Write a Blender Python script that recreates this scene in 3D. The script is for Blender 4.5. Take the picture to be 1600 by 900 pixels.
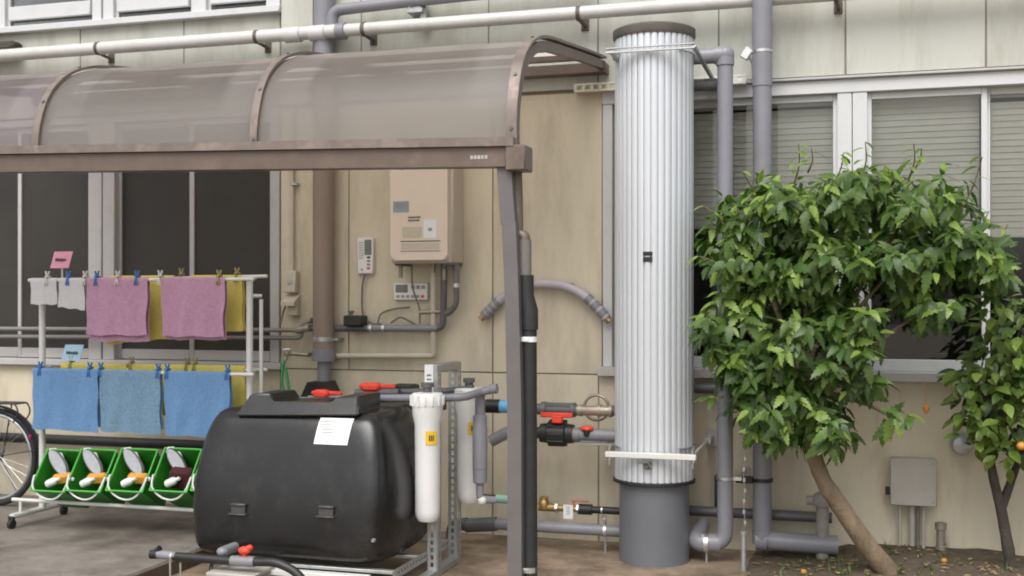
import bpy, bmesh, math, random
from mathutils import Vector, Matrix, Euler
from mathutils.bvhtree import BVHTree
random.seed(7)
V = Vector
for o in list(bpy.data.objects): bpy.data.objects.remove(o)
scene = bpy.context.scene
col = scene.collection
R = math.radians

# ------------------------------------------------------------------ camera, sky, sun, exposure
TH = R(16.6); SN, CS = math.sin(TH), math.cos(TH)
FPX = 1800.0                                   # focal length in photo pixels (1600 wide)
CAM = V((7.3*SN, -7.3*CS, 1.5))
cam_d = bpy.data.cameras.new('camera'); cam = bpy.data.objects.new('camera', cam_d); col.objects.link(cam)
cam.location = CAM; cam.rotation_euler = (R(90), 0, TH)
cam_d.sensor_width = 36; cam_d.lens = 36*FPX/1600; cam_d.shift_y = 17/1600
cam_d.clip_end = 500; cam_d.clip_start = .05
cam_d.dof.use_dof = True; cam_d.dof.focus_distance = 6.2; cam_d.dof.aperture_fstop = 2.0
scene.camera = cam
scene.cycles.filter_width = 1.9
SUN_EL, SUN_AZ = R(54), R(182)                 # azimuth measured from +Y towards +X: high, from behind the camera
world = bpy.data.worlds.new('World'); scene.world = world; world.use_nodes = True
nt = world.node_tree
sky = nt.nodes.new('ShaderNodeTexSky'); sky.sky_type = 'NISHITA'; sky.sun_disc = False
sky.sun_elevation = SUN_EL; sky.sun_rotation = SUN_AZ; sky.dust_density = 4; sky.air_density = 1.2
hs = nt.nodes.new('ShaderNodeHueSaturation'); hs.inputs['Saturation'].default_value = .22
nt.links.new(sky.outputs[0], hs.inputs['Color'])
bg = nt.nodes['Background']; nt.links.new(hs.outputs[0], bg.inputs[0]); bg.inputs[1].default_value = .12
sl = bpy.data.lights.new('sun', 'SUN'); sl.energy = 1.4; sl.angle = R(40); sl.color = (1, .98, .95)
sun = bpy.data.objects.new('sun', sl); col.objects.link(sun)
sd = V((math.sin(SUN_AZ)*math.cos(SUN_EL), math.cos(SUN_AZ)*math.cos(SUN_EL), math.sin(SUN_EL)))
sun.rotation_euler = sd.to_track_quat('Z', 'Y').to_euler(); sun.location = sd*20
scene.view_settings.view_transform = 'Standard'; scene.view_settings.look = 'None'
scene.view_settings.exposure = 0.68; scene.view_settings.gamma = 1

# ------------------------------------------------------------------ photo pixel -> place helpers
def _d(px, py):
    u = (px-800)/FPX; v = (467-py)/FPX
    return V((-SN+u*CS, CS+u*SN, v))
def W(px, py, Y=0.0):                          # point on a plane parallel to the wall, Y metres from it
    q = _d(px, py); t = (Y-CAM.y)/q.y; return CAM+q*t
def WXP(px, py, X):
    q = _d(px, py); t = (X-CAM.x)/q.x; return CAM+q*t
def G(px, py, z=0.0):
    q = _d(px, py); t = (z-CAM.z)/q.z; return CAM+q*t
def S(px, Y=0.0):                              # metres per photo pixel there
    return (Y-CAM.y)/_d(px, 467).y/FPX

# ------------------------------------------------------------------ materials
MATS = {}
def M(name, c, rough=.55, var=.12, scale=7, bump=0, bscale=80, metal=0, streak=0, dirt=None, damt=.5, dscale=3, spec=.5, coat=0, transl=None, rnd=0, dthr=.5):
    if name in MATS: return MATS[name]
    m = bpy.data.materials.new(name); m.use_nodes = True; t = m.node_tree; N = t.nodes.new; L = t.links.new
    b = t.nodes['Principled BSDF']; tc = N('ShaderNodeTexCoord'); oi = N('ShaderNodeObjectInfo')
    add = N('ShaderNodeVectorMath'); add.operation = 'MULTIPLY_ADD'
    L(oi.outputs['Random'], add.inputs[0]); add.inputs[1].default_value = (7, 13, 5); L(tc.outputs['Object'], add.inputs[2])
    mp = N('ShaderNodeMapping'); L(add.outputs[0], mp.inputs[0])
    if streak: mp.inputs['Scale'].default_value = (1, 1, 1-streak)
    n1 = N('ShaderNodeTexNoise'); n1.inputs['Scale'].default_value = scale; n1.inputs['Detail'].default_value = 7; n1.inputs['Roughness'].default_value = .62
    L(mp.outputs[0], n1.inputs['Vector'])
    mr = N('ShaderNodeMapRange'); mr.inputs[1].default_value = .3; mr.inputs[2].default_value = .7
    mr.inputs[3].default_value = 1-var; mr.inputs[4].default_value = 1+var; L(n1.outputs[0], mr.inputs[0])
    mul = N('ShaderNodeVectorMath'); mul.operation = 'SCALE'; mul.inputs[0].default_value = c[:3]; L(mr.outputs[0], mul.inputs['Scale'])
    out = mul.outputs[0]
    if rnd:
        r2 = N('ShaderNodeMapRange'); r2.inputs[3].default_value = 1-rnd; r2.inputs[4].default_value = 1+rnd; L(oi.outputs['Random'], r2.inputs[0])
        m2 = N('ShaderNodeVectorMath'); m2.operation = 'SCALE'; L(out, m2.inputs[0]); L(r2.outputs[0], m2.inputs['Scale']); out = m2.outputs[0]
    if dirt:
        n2 = N('ShaderNodeTexNoise'); n2.inputs['Scale'].default_value = dscale; n2.inputs['Detail'].default_value = 9; n2.inputs['Roughness'].default_value = .7
        L(mp.outputs[0], n2.inputs['Vector'])
        r = N('ShaderNodeMapRange'); r.inputs[1].default_value = dthr; r.inputs[2].default_value = dthr+.22; r.inputs[4].default_value = damt; L(n2.outputs[0], r.inputs[0])
        mx = N('ShaderNodeMix'); mx.data_type = 'RGBA'; L(r.outputs[0], mx.inputs[0]); L(out, mx.inputs[6]); mx.inputs[7].default_value = (*dirt, 1); out = mx.outputs[2]
    L(out, b.inputs['Base Color'])
    rr = N('ShaderNodeMapRange'); rr.inputs[3].default_value = max(.03, rough-.1); rr.inputs[4].default_value = min(1, rough+.12); L(n1.outputs[0], rr.inputs[0]); L(rr.outputs[0], b.inputs['Roughness'])
    b.inputs['Metallic'].default_value = metal; b.inputs['Specular IOR Level'].default_value = spec; b.inputs['Coat Weight'].default_value = coat
    if bump:
        n3 = N('ShaderNodeTexNoise'); n3.inputs['Scale'].default_value = bscale; n3.inputs['Detail'].default_value = 5; L(mp.outputs[0], n3.inputs['Vector'])
        bp = N('ShaderNodeBump'); bp.inputs['Strength'].default_value = bump; bp.inputs['Distance'].default_value = .01; L(n3.outputs[0], bp.inputs['Height']); L(bp.outputs[0], b.inputs['Normal'])
    if transl:
        tr = N('ShaderNodeBsdfTranslucent'); ms = N('ShaderNodeMixShader'); ms.inputs[0].default_value = transl[3]
        sc = N('ShaderNodeVectorMath'); sc.operation = 'MULTIPLY'; L(out, sc.inputs[0]); sc.inputs[1].default_value = transl[:3]; L(sc.outputs[0], tr.inputs[0])
        L(b.outputs[0], ms.inputs[1]); L(tr.outputs[0], ms.inputs[2]); L(ms.outputs[0], t.nodes['Material Output'].inputs[0])
    MATS[name] = m; return m

wall_m = M('painted_wall_cream', (.61, .545, .415), .7, .07, 2.2, .12, 160, streak=.75, dirt=(.33, .29, .215), damt=.6, dscale=3.2, dthr=.47, rnd=.03)
wall_up = M('painted_wall_pale', (.48, .485, .435), .7, .06, 2.0, .12, 160, streak=.8, dirt=(.29, .285, .22), damt=.65, dscale=3.4, dthr=.47, rnd=.03)
joint_m = M('joint_sealant', (.25, .225, .17), .9, .2, 9)
alu_w = M('white_window_metal', (.57, .575, .58), .45, .06, 6, dirt=(.36, .35, .33), damt=.35, dscale=6, dthr=.5)
alu_g = M('grey_window_metal', (.45, .435, .43), .5, .08, 6, dirt=(.25, .23, .2), damt=.4, dscale=6)
inner = M('room_dark', (.045, .043, .04), .9, .2, 2)
blind_m = M('blind_slat', (.74, .71, .63), .6, .06, 5, rnd=.04)
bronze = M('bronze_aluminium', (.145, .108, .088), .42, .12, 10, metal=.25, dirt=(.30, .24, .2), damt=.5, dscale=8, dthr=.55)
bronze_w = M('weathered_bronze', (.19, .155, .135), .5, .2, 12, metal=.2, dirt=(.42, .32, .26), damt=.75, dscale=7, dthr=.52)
postm = M('post_grey_brown', (.135, .125, .125), .45, .06, 8, metal=.15)
pvc = M('grey_pvc', (.215, .215, .24), .38, .06, 9, dirt=(.17, .16, .16), damt=.4, dscale=5)
pvc_d = M('dark_grey_pvc', (.105, .105, .112), .42, .1, 9, dirt=(.15, .14, .12), damt=.5, dscale=6)
pvc_base = M('column_base_pvc', (.135, .142, .158), .34, .05, 5, dirt=(.18, .17, .15), damt=.35, dscale=3, dthr=.55)
white_pipe = M('old_white_pipe', (.56, .545, .53), .45, .08, 5, dirt=(.36, .33, .29), damt=.7, dscale=5, dthr=.5)
brown_pipe = M('brown_painted_pipe', (.245, .185, .148), .45, .07, 5, streak=.7, dirt=(.3, .25, .2), damt=.4, dscale=4)
black_pl = M('black_polyethylene', (.009, .0088, .009), .25, .2, 5, .04, 300, dirt=(.045, .042, .038), damt=.5, dscale=3)
black_r = M('black_plastic', (.018, .018, .019), .45, .2, 12)
foam = M('black_insulation', (.02, .021, .022), .6, .2, 14, .1, 100)
red_pl = M('red_plastic', (.75, .06, .03), .4, .12, 18)
blue_pl = M('blue_union', (.16, .42, .72), .4, .08, 10)
galv = M('galvanised_steel', (.46, .48, .48), .42, .18, 18, metal=.75, dirt=(.3, .3, .28), damt=.4, dscale=9)
chrome = M('bright_steel', (.62, .62, .61), .28, .1, 14, metal=.85)
steel_old = M('old_steel_pipe', (.34, .30, .25), .42, .22, 14, metal=.55, dirt=(.2, .13, .08), damt=.5, dscale=12)
brass = M('brass', (.45, .31, .13), .4, .2, 14, metal=.7, dirt=(.2, .13, .07), damt=.5, dscale=12)
alu_col = M('aluminium_extrusion', (.62, .645, .68), .38, .03, 3, metal=.25, streak=.9)
cap_m = M('column_cap_resin', (.10, .088, .078), .55, .15, 12)
white_pl = M('white_plastic', (.72, .72, .70), .35, .03, 6)
white_pl2 = M('white_tube', (.66, .66, .63), .35, .05, 8, dirt=(.45, .43, .38), damt=.4, dscale=8)
yellow_st = M('yellow_sticker', (.80, .50, .02), .5, .06, 20)
ink = M('ink', (.05, .05, .055), .7, .1, 30)
ink_l = M('faint_ink', (.30, .29, .27), .7, .1, 30)
paper = M('paper_white', (.74, .75, .76), .6, .03, 15)
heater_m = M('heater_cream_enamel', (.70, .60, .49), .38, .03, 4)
heater_s = M('heater_shaded_enamel', (.52, .455, .37), .42, .04, 4)  # same cream darkened: shade on the casing sides put into the colour
lcd = M('lcd', (.16, .17, .15), .2, .1, 20)
cable = M('cable_grey', (.15, .14, .125), .6, .15, 20)
ivory = M('ivory_plastic', (.52, .47, .38), .45, .06, 9)
green_pl = M('green_plastic', (.030, .235, .022), .38, .12, 7, transl=(1, 1.1, .8, .12))
green_hose = M('green_hose', (.03, .30, .09), .4, .15, 10)
pink_t = M('pink_terry', (.66, .39, .55), .95, .12, 60, .7, 420, spec=.15, transl=(1, .9, 1, .15))
blue_t = M('blue_terry', (.19, .355, .61), .95, .2, 110, .7, 420, spec=.15, transl=(1, 1, 1, .15), rnd=.2)
blue_t2 = M('faded_blue_terry', (.24, .385, .54), .95, .25, 90, .7, 420, spec=.15, transl=(1, 1, 1, .15))
yel_t = M('yellow_terry', (.90, .80, .24), .95, .08, 60, .5, 420, spec=.15, transl=(1, 1, .8, .35))
wht_t = M('white_terry', (.76, .74, .77), .95, .05, 60, .6, 420, spec=.15, transl=(1, 1, 1, .15))
peg_b = M('blue_peg', (.05, .17, .45), .4, .1, 20)
peg_w = M('white_peg', (.62, .62, .56), .4, .1, 20)
peg_o = M('olive_peg', (.33, .29, .12), .45, .1, 20)
pink_p = M('pink_card', (.72, .32, .45), .6, .04, 20)
blue_p = M('pale_blue_card', (.40, .60, .74), .6, .04, 20)
orange_s = M('orange_sponge', (.68, .33, .05), .9, .1, 60, .5, 200)
grey_br = M('brush_pale_grey', (.42, .43, .45), .8, .1, 40, .5, 200)
maroon = M('maroon_cloth', (.06, .012, .014), .9, .2, 40, .4, 200)
tyre_m = M('tyre_rubber', (.02, .02, .022), .75, .2, 20)
steel_b = M('bicycle_steel', (.45, .45, .46), .3, .1, 20, metal=.8)
bike_bl = M('bicycle_frame_black', (.02, .02, .028), .3, .15, 9, coat=.3)
reflector = M('magenta_reflector', (.35, .01, .12), .25, .1, 20)
concrete = M('old_concrete', (.195, .172, .148), .75, .22, 6, .4, 45, dirt=(.075, .060, .048), damt=.8, dscale=2.3, dthr=.43)
wet_conc = M('damp_concrete_ground', (.27, .205, .145), .58, .3, 7, .5, 38, dirt=(.085, .058, .038), damt=.9, dscale=3.2, dthr=.44)
soil_m = M('soil', (.088, .066, .044), .95, .35, 14, .8, 60, dirt=(.15, .115, .07), damt=.6, dscale=9)
bark = M('bark', (.21, .155, .10), .9, .3, 18, .8, 70, dirt=(.10, .075, .05), damt=.6, dscale=14, streak=.5)
bark_d = M('dark_bark', (.065, .052, .042), .9, .3, 18, .8, 70)
board = M('brown_board', (.115, .08, .06), .75, .15, 8, .2, 60)
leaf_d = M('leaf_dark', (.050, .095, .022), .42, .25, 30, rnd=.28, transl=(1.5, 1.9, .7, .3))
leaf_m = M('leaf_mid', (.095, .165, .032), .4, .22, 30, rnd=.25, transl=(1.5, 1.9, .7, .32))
leaf_l = M('leaf_young_lit', (.22, .32, .065), .4, .2, 30, rnd=.2, transl=(1.4, 1.6, .6, .35))  # new growth; also paints light onto upper and outer leaves
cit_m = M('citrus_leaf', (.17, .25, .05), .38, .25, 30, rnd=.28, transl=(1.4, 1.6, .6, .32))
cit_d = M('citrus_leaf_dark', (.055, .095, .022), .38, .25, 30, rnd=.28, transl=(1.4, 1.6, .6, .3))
orange_f = M('orange_fruit', (.50, .22, .04), .5, .12, 20, .2, 200)
litter = M('dead_leaf', (.24, .17, .075), .85, .35, 40)
boxm = M('grey_utility_box', (.40, .375, .34), .5, .05, 5, dirt=(.3, .26, .2), damt=.35, dscale=4)

def canopy_material(nm, tint):
    m = bpy.data.materials.new(nm); m.use_nodes = True; t = m.node_tree; N = t.nodes.new; L = t.links.new
    b = t.nodes['Principled BSDF']; tc = N('ShaderNodeTexCoord')
    mp = N('ShaderNodeMapping'); mp.inputs['Scale'].default_value = (2.2, .6, .6); L(tc.outputs['Object'], mp.inputs[0])
    n = N('ShaderNodeTexNoise'); n.inputs['Scale'].default_value = 2.5; n.inputs['Detail'].default_value = 8; n.inputs['Roughness'].default_value = .6; L(mp.outputs[0], n.inputs[0])
    cr = N('ShaderNodeValToRGB'); cr.color_ramp.elements[0].color = (.125*tint[0], .112*tint[1], .108*tint[2], 1); cr.color_ramp.elements[1].color = (.17*tint[0], .158*tint[1], .154*tint[2], 1)
    cr.color_ramp.elements[0].position = .3; cr.color_ramp.elements[1].position = .72; L(n.outputs[0], cr.inputs[0])
    sx = N('ShaderNodeSeparateXYZ'); L(tc.outputs['Generated'], sx.inputs[0])
    def mask(src, lo, hi, wob, w):                # 1 inside lo..hi, wobbly soft border
        ad = N('ShaderNodeMath'); ad.operation = 'MULTIPLY_ADD'; L(n.outputs[0], ad.inputs[0]); ad.inputs[1].default_value = wob; L(src, ad.inputs[2])
        m1_ = N('ShaderNodeMapRange'); m1_.interpolation_type = 'SMOOTHSTEP'; m1_.inputs[1].default_value = lo+wob/2-w; m1_.inputs[2].default_value = lo+wob/2+w; L(ad.outputs[0], m1_.inputs[0])
        m2_ = N('ShaderNodeMapRange'); m2_.interpolation_type = 'SMOOTHSTEP'; m2_.inputs[1].default_value = hi+wob/2-w; m2_.inputs[2].default_value = hi+wob/2+w; m2_.inputs[3].default_value = 1; m2_.inputs[4].default_value = 0; L(ad.outputs[0], m2_.inputs[0])
        k = N('ShaderNodeMath'); k.operation = 'MULTIPLY'; L(m1_.outputs[0], k.inputs[0]); L(m2_.outputs[0], k.inputs[1]); return k.outputs[0]
    mx_ = mask(sx.outputs[0], .19, .84, .05, .022); my_ = mask(sx.outputs[2], .34, 2, .10, .16)
    inn = N('ShaderNodeMath'); inn.operation = 'MULTIPLY'; L(mx_, inn.inputs[0]); L(my_, inn.inputs[1])
    dm = N('ShaderNodeMix'); dm.data_type = 'RGBA'; L(inn.outputs[0], dm.inputs[0]); dm.inputs[6].default_value = (.235*tint[0], .218*tint[1], .212*tint[2], 1); L(cr.outputs[0], dm.inputs[7])
    L(dm.outputs[2], b.inputs['Base Color']); b.inputs['Roughness'].default_value = .33; b.inputs['Specular IOR Level'].default_value = .5
    tr = N('ShaderNodeBsdfTranslucent'); tr.inputs[0].default_value = (.93, .89, .85, 1)
    tp = N('ShaderNodeBsdfTransparent'); tp.inputs[0].default_value = (.90, .86, .82, 1)
    m1 = N('ShaderNodeMixShader'); m1.inputs[0].default_value = .35; L(tr.outputs[0], m1.inputs[1]); L(tp.outputs[0], m1.inputs[2])
    m2 = N('ShaderNodeMixShader'); m2.inputs[0].default_value = .60; L(b.outputs[0], m2.inputs[1]); L(m1.outputs[0], m2.inputs[2])
    L(m2.outputs[0], t.nodes['Material Output'].inputs[0]); return m
canopy_m = canopy_material('smoked_polycarbonate', (1, 1, 1)); canopy_p = canopy_material('mauve_polycarbonate', (1.0, .91, 1.07))
def glass_material(name, tint, refl):
    m = bpy.data.materials.new(name); m.use_nodes = True; t = m.node_tree; N = t.nodes.new; L = t.links.new
    t.nodes.remove(t.nodes['Principled BSDF'])
    fr = N('ShaderNodeFresnel'); fr.inputs[0].default_value = 1.5
    mm = N('ShaderNodeMath'); mm.operation = 'MULTIPLY'; mm.inputs[1].default_value = refl; L(fr.outputs[0], mm.inputs[0])
    g = N('ShaderNodeBsdfGlossy'); g.inputs['Roughness'].default_value = .03
    tcg = N('ShaderNodeTexCoord'); ng = N('ShaderNodeTexNoise'); ng.inputs['Scale'].default_value = 1.5; L(tcg.outputs['Object'], ng.inputs[0])
    bp = N('ShaderNodeBump'); bp.inputs['Strength'].default_value = .08; L(ng.outputs[0], bp.inputs['Height']); L(bp.outputs[0], g.inputs['Normal'])
    tp = N('ShaderNodeBsdfTransparent'); tp.inputs[0].default_value = (*tint, 1)
    mx = N('ShaderNodeMixShader'); L(mm.outputs[0], mx.inputs[0]); L(tp.outputs[0], mx.inputs[1]); L(g.outputs[0], mx.inputs[2])
    L(mx.outputs[0], t.nodes['Material Output'].inputs[0]); return m
glass_c = glass_material('clear_glass', (.93, .94, .93), 1.0)
glass_f = M('patterned_wire_glass', (.036, .033, .029), .42, .22, 1.6, .25, 260, spec=.35)

# ------------------------------------------------------------------ mesh helpers
class MB:
    def __init__(s): s.bm = bmesh.new()
    def box(s, c, d, bev=.003, rot=None):
        r = bmesh.ops.create_cube(s.bm, size=1); vs = r['verts']
        m = Matrix.Translation(V(c)) @ (rot.to_matrix().to_4x4() if rot else Matrix()) @ Matrix.Diagonal((*d, 1))
        for v in vs: v.co = m @ v.co
        if bev:
            es = list({e for v in vs for e in v.link_edges})
            bmesh.ops.bevel(s.bm, geom=es, offset=min(bev, min(d)*.45), segments=1, affect='EDGES')
        return s
    def bx(s, x0, x1, y0, y1, z0, z1, bev=.003):
        return s.box(((x0+x1)/2, (y0+y1)/2, (z0+z1)/2), (abs(x1-x0), abs(y1-y0), abs(z1-z0)), bev)
    def tube(s, pts, r, seg=12, cap=True):
        pts = [V(p) for p in pts]; n = len(pts); rs = r if isinstance(r, (list, tuple)) else [r]*n
        tg = [(pts[min(i+1, n-1)]-pts[max(i-1, 0)]).normalized() for i in range(n)]
        a = V((0, 0, 1)) if abs(tg[0].z) < .9 else V((1, 0, 0))
        u = tg[0].cross(a).normalized(); rings = []
        for i in range(n):
            u = (u-tg[i]*u.dot(tg[i])).normalized(); w = tg[i].cross(u)
            rings.append([s.bm.verts.new(pts[i]+(u*math.cos(k*2*math.pi/seg)+w*math.sin(k*2*math.pi/seg))*rs[i]) for k in range(seg)])
        for i in range(n-1):
            for k in range(seg):
                s.bm.faces.new((rings[i][k], rings[i][(k+1) % seg], rings[i+1][(k+1) % seg], rings[i+1][k]))
        if cap: s.bm.faces.new(rings[0][::-1]); s.bm.faces.new(rings[-1])
        return s
    def lathe(s, prof, base, axis=(0, 0, 1), seg=28, cap=True):
        ax = V(axis).normalized(); a = V((0, 0, 1)) if abs(ax.z) < .9 else V((1, 0, 0))
        u = ax.cross(a).normalized(); w = ax.cross(u); rings = []
        for r, h in prof:
            rings.append([s.bm.verts.new(V(base)+ax*h+(u*math.cos(k*2*math.pi/seg)+w*math.sin(k*2*math.pi/seg))*max(r, .0004)) for k in range(seg)])
        for i in range(len(prof)-1):
            for k in range(seg):
                s.bm.faces.new((rings[i][k], rings[i][(k+1) % seg], rings[i+1][(k+1) % seg], rings[i+1][k]))
        if cap: s.bm.faces.new(rings[0][::-1]); s.bm.faces.new(rings[-1])
        return s
    def prism(s, poly, ext):
        a = [s.bm.verts.new(V(p)) for p in poly]; b = [s.bm.verts.new(V(p)+V(ext)) for p in poly]; n = len(a)
        s.bm.faces.new(a[::-1]); s.bm.faces.new(b)
        for i in range(n): s.bm.faces.new((a[i], a[(i+1) % n], b[(i+1) % n], b[i]))
        return s
    def strip(s, rows, thick=None):           # rows of points -> quads (open sheet), optional thickness
        g = [[s.bm.verts.new(V(p)) for p in r] for r in rows]
        fs = []
        for i in range(len(g)-1):
            for k in range(len(g[0])-1): fs.append(s.bm.faces.new((g[i][k], g[i][k+1], g[i+1][k+1], g[i+1][k])))
        if thick:
            bmesh.ops.recalc_face_normals(s.bm, faces=fs)
            bmesh.ops.solidify(s.bm, geom=fs, thickness=thick)
        return s
    def sphere(s, c, r, sc=(1, 1, 1), sub=2):
        q = bmesh.ops.create_icosphere(s.bm, subdivisions=sub, radius=r)
        for v in q['verts']: v.co = V(c)+V((v.co.x*sc[0], v.co.y*sc[1], v.co.z*sc[2]))
        return s
WLOC = {}
def wl(o): return WLOC.get(o.name, V((0, 0, 0)))
def mesh_of(mb, name, mat, off, smooth=True, ang=38):
    bm = mb.bm
    bmesh.ops.recalc_face_normals(bm, faces=bm.faces)
    for v in bm.verts: v.co -= off
    me = bpy.data.meshes.new(name); bm.to_mesh(me); bm.free()
    me.materials.append(mat)
    if smooth:
        for p in me.polygons: p.use_smooth = True
        me.set_sharp_from_angle(angle=R(ang))
    return me
def tag(o, label=None, cat=None, group=None, kind=None):
    if label: o['label'] = label
    if cat: o['category'] = cat
    if group: o['group'] = group
    if kind: o['kind'] = kind
    return o
def part(mb, name, mat, parent, smooth=True, ang=38):
    off = wl(parent); me = mesh_of(mb, name, mat, off, smooth, ang)
    o = bpy.data.objects.new(name, me); col.objects.link(o); o.parent = parent; WLOC[o.name] = off.copy(); return o
def thing(name, loc, label, cat, group=None):
    o = bpy.data.objects.new(name, None); col.objects.link(o); o.location = loc; o.empty_display_size = .1
    WLOC[o.name] = V(loc); return tag(o, label, cat, group)
def solo(mb, name, mat, label=None, cat=None, group=None, kind=None, smooth=True, ang=38):
    xs = [v.co for v in mb.bm.verts]
    mn = V((min(v.x for v in xs), min(v.y for v in xs), min(v.z for v in xs))); mxx = V((max(v.x for v in xs), max(v.y for v in xs), 0))
    off = V(((mn.x+mxx.x)/2, (mn.y+mxx.y)/2, mn.z))
    me = mesh_of(mb, name, mat, off, smooth, ang); o = bpy.data.objects.new(name, me); col.objects.link(o); o.location = off
    WLOC[o.name] = off; return tag(o, label, cat, group, kind)
def fil(pts, rb, n=6):                        # polyline with rounded bends
    pts = [V(p) for p in pts]; out = [pts[0]]
    for i in range(1, len(pts)-1):
        a, b, c = pts[i-1], pts[i], pts[i+1]; d1 = (a-b); d2 = (c-b); r = min(rb, d1.length*.48, d2.length*.48)
        p = b+d1.normalized()*r; q = b+d2.normalized()*r
        for k in range(n+1):
            t = k/n; out.append(p*(1-t)**2+b*2*t*(1-t)+q*t*t)
    out.append(pts[-1]); return out
def spl(pts, n=8):                            # Catmull-Rom
    pts = [V(p) for p in pts]; P = [pts[0]*2-pts[1]]+pts+[pts[-1]*2-pts[-2]]; out = []
    for i in range(1, len(P)-2):
        for k in range(n):
            t = k/n; a, b, c, d = P[i-1:i+3]
            out.append(.5*((2*b)+(c-a)*t+(2*a-5*b+4*c-d)*t*t+(3*b-a-3*c+d)*t**3))
    out.append(pts[-1]); return out
def marks(parent, x0, x1, z0, z1, y, rows, mat, fill=.75, name='lettering'):   # small print lying on a face towards -Y
    mb = MB(); h = (z1-z0)/rows
    for r in range(rows):
        x = x0; zc = z1-(r+.5)*h; end = x1-random.random()*(x1-x0)*.25
        while x < end:
            w = h*random.uniform(.25, .55)
            mb.bx(x, min(x+w*.8, x1), y-.0012, y, zc-h*fill*.4*random.uniform(.6, 1), zc+h*fill*.4*random.uniform(.6, 1), 0)
            x += w*1.15
    return part(mb, name, mat, parent, False)

# ================================================================== SETTING: ground
mb = MB(); mb.strip([[V((x, y, 0)) for x in (-60, -10, -4, 0, 4, 10, 60)] for y in (-60, -10, -4, 0.2, 9)])
tag(solo(mb, 'ground', wet_conc, kind='structure'), )
EDGE = -1.49
mb = MB(); mb.bx(-9, EDGE, -5.2, .0, -.05, .08, .012)
solo(mb, 'pavement', concrete, kind='structure')
mb = MB(); rows = []
for j in range(31):
    y = -1.75+1.75*j/30; r = []
    for i in range(61):
        x = 1.42+4.2*i/60
        e = min(1, (x-1.42)/.5, max(0, (y+1.75)/.45)); h = -.012+e*(.075+.025*math.sin(x*3.1+y*2)+.02*math.sin(x*7+1)*math.sin(y*6)+random.uniform(-.008, .008))
        r.append(V((x, y, h)))
    rows.append(r)
mb.strip(rows); solo(mb, 'soil_bed', soil_m, kind='structure')
def soil_z(x, y):
    e = max(0, min(1, (x-1.42)/.5, (y+1.75)/.45)); return -.012+e*(.075+.025*math.sin(x*3.1+y*2)+.02*math.sin(x*7+1)*math.sin(y*6))

# ================================================================== BUILDING
bld = thing('building', (0, 0, 0), 'cream panelled school building with ribbon windows and grimy joints', 'building')
ZS, ZH, ZU = 1.03, 2.80, 3.43
LX0, LX1, RX0, RX1 = -5.6, -1.63, .585, 5.0
XA, XB = -6.6, 6.0
core = MB()
for x0, x1, z0, z1 in [(XA, XB, -.3, ZS-.02), (XA, LX0-.02, ZS-.02, ZH), (LX1+.01, RX0-.01, ZS-.02, ZH), (RX1+.02, XB, ZS-.02, ZH), (XA, XB, ZH, ZU-.02),
                       (XA, LX0, ZU-.02, 5.0), (-1.62, XB, ZU-.02, 5.0), (XA, XB, 5.0, 6.4)]:
    core.bx(x0, x1, -.010 if z0 >= ZH else .008, .16, z0, z1, 0)
part(core, 'wall_core', joint_m, bld, False)
def panel(x0, x1, z0, z1, mat, y=0., g=.0045):
    mb = MB(); mb.bx(x0+g, x1-g, y, y+.03 if y >= 0 else .031, z0+g, z1-g, .002); part(mb, 'wall_panel', mat, bld, True)
xa = [XA, -4.3, LX1, -.128, .56, 3.6, XB]
for a, b in zip(xa, xa[1:]): panel(a, b, -.3, ZS, wall_m)
for a, b in [(XA, LX0-.01), (LX1, -1.127), (-1.127, -.128), (-.128, RX0), (RX1+.01, XB)]: panel(a, b, ZS, ZH-.012, wall_m)
xc = [XA, -5.4, -4.3, -3.2, -2.36, -1.62, -1.03, -.15, .56, 1.3, 2.03, 2.79, 3.6, 4.4, XB]
for a, b in zip(xc, xc[1:]): panel(a, b, ZH, ZU, wall_up, -.018)
for a, b in zip(xc, xc[1:]):
    if a > -1.7: panel(a, b, ZU, 5.0, wall_up, -.018)
    panel(a, b, 5.0, 6.4, wall_up, -.018)
mb = MB(); mb.bx(-1.60, -1.36, -.05, -.0185, 2.8, 6.3, .006); part(mb, 'pilaster', wall_up, bld)
mb = MB(); mb.bx(XA-.05, XB+.05, -.35, 7, 6.4, 6.6, .02); part(mb, 'roof', joint_m, bld)
mb = MB()                                     # rooms behind the windows
for z0, z1 in [(0, 3.0), (3.12, 6.3)]:
    mb.bx(XA, XB, 3.5, 3.6, z0, z1, 0); mb.bx(XA, XB, .165, 3.5, z1-.05, z1, 0); mb.bx(XA, XB, .165, 3.5, z0-.05, z0, 0)
    mb.bx(XA, XA+.08, .165, 3.5, z0, z1-.05, 0); mb.bx(XB-.08, XB, .165, 3.5, z0, z1-.05, 0)
part(mb, 'room_shell', inner, bld, False)

def window(x0, x1, z0, z1, fm, gm, bottom=.05, sash=True, yo=0.03, open_gap=0):
    f = MB(); t = .03
    for a, b, c, d in [(x0, x0+t, z0, z1), (x1-t, x1, z0, z1), (x0+t, x1-t, z1-t-.01, z1), (x0+t, x1-t, z0, z0+bottom)]:
        f.bx(a, b, yo, yo+.035, c, d, .003)
    w = part(f, 'window', fm, bld)
    g = MB(); g.bx(x0+t-.004, x1-t+.004, yo+.014, yo+.019, z0+bottom-.004, z1-t-.006, 0); part(g, 'pane', gm, w, False)
    return w
def frame_box(name, x0, x1, y0, y1, z0, z1, m, bev=.004): 
    mb = MB(); mb.bx(x0, x1, y0, y1, z0, z1, bev); return part(mb, name, m, bld)
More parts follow.
